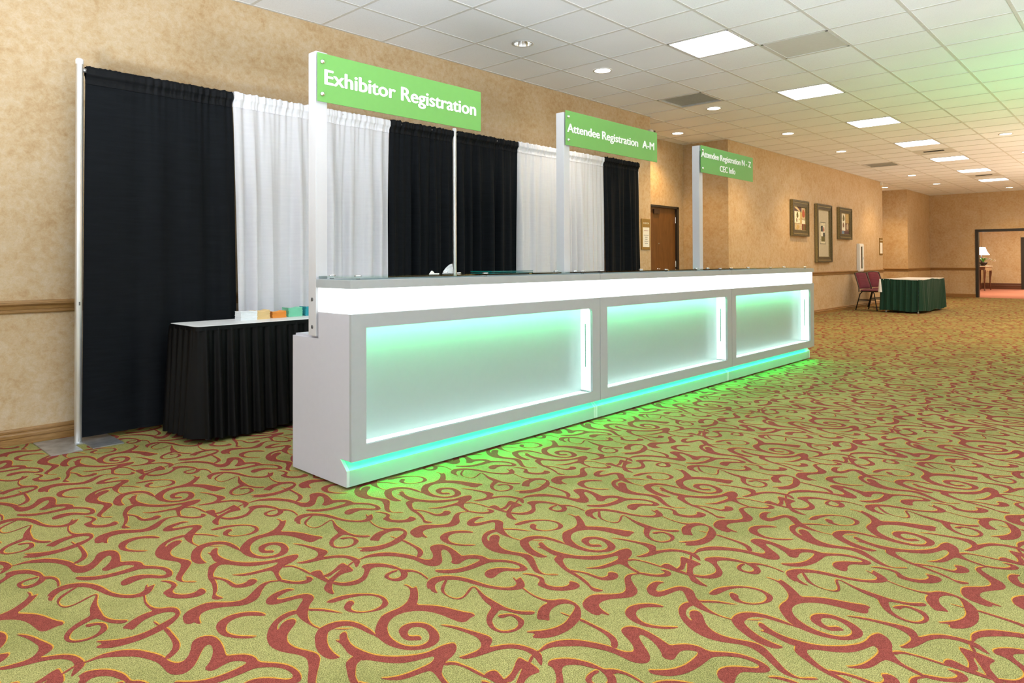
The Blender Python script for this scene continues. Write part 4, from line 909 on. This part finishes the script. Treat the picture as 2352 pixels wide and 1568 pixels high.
# ---------------------------------------------------------------- room beyond the far doorway
XR = 31.5; ZR = 2.7
a = MB(); a.quad((XF+.0, -2.5, -.001), (XR+5, -2.5, -.001), (XR+5, 5.2, -.001), (XF, 5.2, -.001)); struct(a.build('floor_lobby', 'carpet_pink'))
a = MB(); a.box(XF+.14, 4.93, 0, XR, 5.05, ZR); struct(a.build('wall_lobby_left', 'wallpaper'))
a = MB(); a.box(XR, 3.72, 0, XR+.12, 5.05, ZR); a.box(XR, 1.9, 1.93, XR+.12, 3.72, ZR); a.box(XR, -2.5, 0, XR+.12, 1.9, ZR); struct(a.build('wall_lobby_back', 'wallpaper'))
a = MB(); a.box(XF+.14, -2.62, 0, XR+5, -2.5, ZR); struct(a.build('wall_lobby_right', 'wallpaper'))
a = MB(); a.box(XF+.14, -2.6, ZR, XR+5, 5.1, ZR+.05); struct(a.build('ceiling_lobby', 'ceiling_tile'))
a = MB(); a.box(XR+5, -2.5, 0, XR+5.1, 5.1, ZR); struct(a.build('wall_reception', 'wallpaper'))
a = MB(); a.box(XR+.12, 5.0, 0, XR+5, 5.1, ZR); struct(a.build('wall_reception_left', 'wallpaper'))
LB = [(d, z*2.3) for d, z in BASE]
moulding('baseboard_lobby', [(XF+.14, 4.93), (XR, 4.93), (XR, 3.73)], LB, 'dark_trim')
m = MB(); m.box(XR-.02, 3.62, 0, XR+.14, 3.73, 1.93); m.box(XR-.02, 1.89, 0, XR+.14, 2.0, 1.93); m.box(XR-.02, 2.0, 1.85, XR+.14, 3.62, 1.93); struct(m.build('trim_6', 'black_frame'))
r = empty('reception_desk', (XR+2.6, 0, 0)); tag(r, 'brown panelled reception desk with pale ledges seen through the last doorway', 'reception desk')
m = MB(); m.box(0, .5, .10, .6, 4.9, 1.02); m.build('body', 'desk_maroon', r)
m = MB(); m.box(-.03, .5, 1.02, .62, 4.9, 1.10); m.build('counter_top', 'stone_top', r)
m = MB(); m.box(-.02, .5, .0, .58, 4.9, .10); m.build('plinth', 'stone_top', r)
r = empty('wall_cabinet', (XR+4.6, 0, 0)); tag(r, 'dark wooden back cabinet behind the reception desk', 'cabinet')
m = MB(); m.box(0, .5, 1.2, .38, 4.9, 2.1); m.build('body', 'dark_trim', r); m = MB(); m.box(-.01, 3.9, 1.3, 0, 4.7, 2.0); m.build('door', 'desk_maroon', r)
# console table, lamp and plant
r = empty('console_table', (29.35, 4.50, 0)); tag(r, 'dark console table with pale top and carved apron in the next room', 'console table')
m = MB(); m.box(-.03, -.03, .845, 1.25, .40, .885); m.build('table_top', 'stone_top', r, bevel=.008)
m = MB(); m.box(.02, .02, .74, 1.20, .38, .845); m.build('body', 'dark_trim', r)
m = MB(); pr_ = [(.0, .845), (1.2, .845), (1.2, .74), (1.0, .70), (.85, .72), (.6, .66), (.35, .72), (.2, .70), (.0, .74)]; m.prism([(p[0], p[1]) for p in pr_], .0, .019); m.build('carved_apron', 'carved', r)
for x, sx in ((.05, -1), (1.17, 1)):
    for y, sy in ((.05, -1), (.35, 1)):
        m = MB(); m.tube([(x, y, .78), (x+.03*sx, y+.02*sy, .66), (x+.01*sx, y+.005*sy, .42), (x-.01*sx, y, .20), (x+.03*sx, y+.01*sy, .03), (x+.04*sx, y+.015*sy, 0)], [.035, .042, .028, .018, .02, .024], 10); m.build('leg', 'dark_trim', r)
r = empty('table_lamp', (29.85, 4.70, .885)); tag(r, 'table lamp with glowing white bell shade on the console table', 'lamp')
m = MB(); m.lathe([(0, 0), (.09, 0), (.09, .02), (.03, .04), (.02, .10), (.045, .18), (.05, .24), (.02, .32), (.012, .42), (0, .42)], n=20); m.build('base', 'lamp_bronze', r)
m = MB(); m.lathe([(.25, .40), (.20, .47), (.155, .56), (.12, .67)], n=28); m.lathe([(0, .665), (.12, .668)], n=28); m.build('shade', 'shade_glow', r)
m = MB(); m.lathe([(0, .67), (.015, .675), (.02, .69), (.008, .70), (.012, .715), (0, .72)], n=12); m.build('finial', 'lamp_bronze', r)
r = empty('potted_plant', (29.42, 4.58, .885)); tag(r, 'dark bowl of white orchids and green leaves beside the lamp', 'plant')
m = MB(); m.lathe([(0, 0), (.05, 0), (.07, .02), (.12, .08), (.13, .13), (.115, .13), (0, .12)], n=20); m.build('bowl', 'lamp_bronze', r)
for q in range(7):
    t = 2*PI*q/7+.3; m = MB(); L = .16+.03*(q % 3)
    m.grid(3, 8, lambda u, v: (math.cos(t)*L*v-(u-.5)*.06*math.sin(PI*v)*math.sin(t), math.sin(t)*L*v+(u-.5)*.06*math.sin(PI*v)*math.cos(t), .12+.16*math.sin(v*2.3))); m.build('leaf', 'leaf_green', r, recalc=False)
m = MB(); m.tube([(0, 0, .12), (.05, -.08, .24), (.05, -.22, .22), (.04, -.32, .19)], .005, 6); m.build('stem', 'leaf_green', r)
for q, p in enumerate(((.05, -.10, .25), (.05, -.16, .25), (.05, -.22, .23), (.04, -.33, .19), (-.02, -.03, .27))):
    m = MB()
    for k in range(5):
        t = 2*PI*k/5; m.lathe([(0, -.008), (.022, 0), (0, .008)], (p[0], p[1]+.026*math.cos(t), p[2]+.026*math.sin(t)), 8)
    m.build('flower', 'petal', r)
for x, y in ((26.5, 3.2), (29.5, 2.5), (34, 3.5)):
    L = bpy.data.lights.new('lobby_light', 'AREA'); L.energy = 75 if x < 32 else 90; L.size = .6; L.color = (1, .86, .56)
    r = empty('lobby_ceiling_light', (x, y, ZR-.002)); tag(r, 'square ceiling light of the next room, hidden above the doorway', 'ceiling light', 'lobby lights out of view')
    m = MB(); m.box(-.3, -.3, -.02, .3, .3, 0); m.build('housing', 'grid_white', r)
    lo = bpy.data.objects.new('lamp', L); COL.objects.link(lo); lo.parent = r; lo.location = (0, 0, -.03)
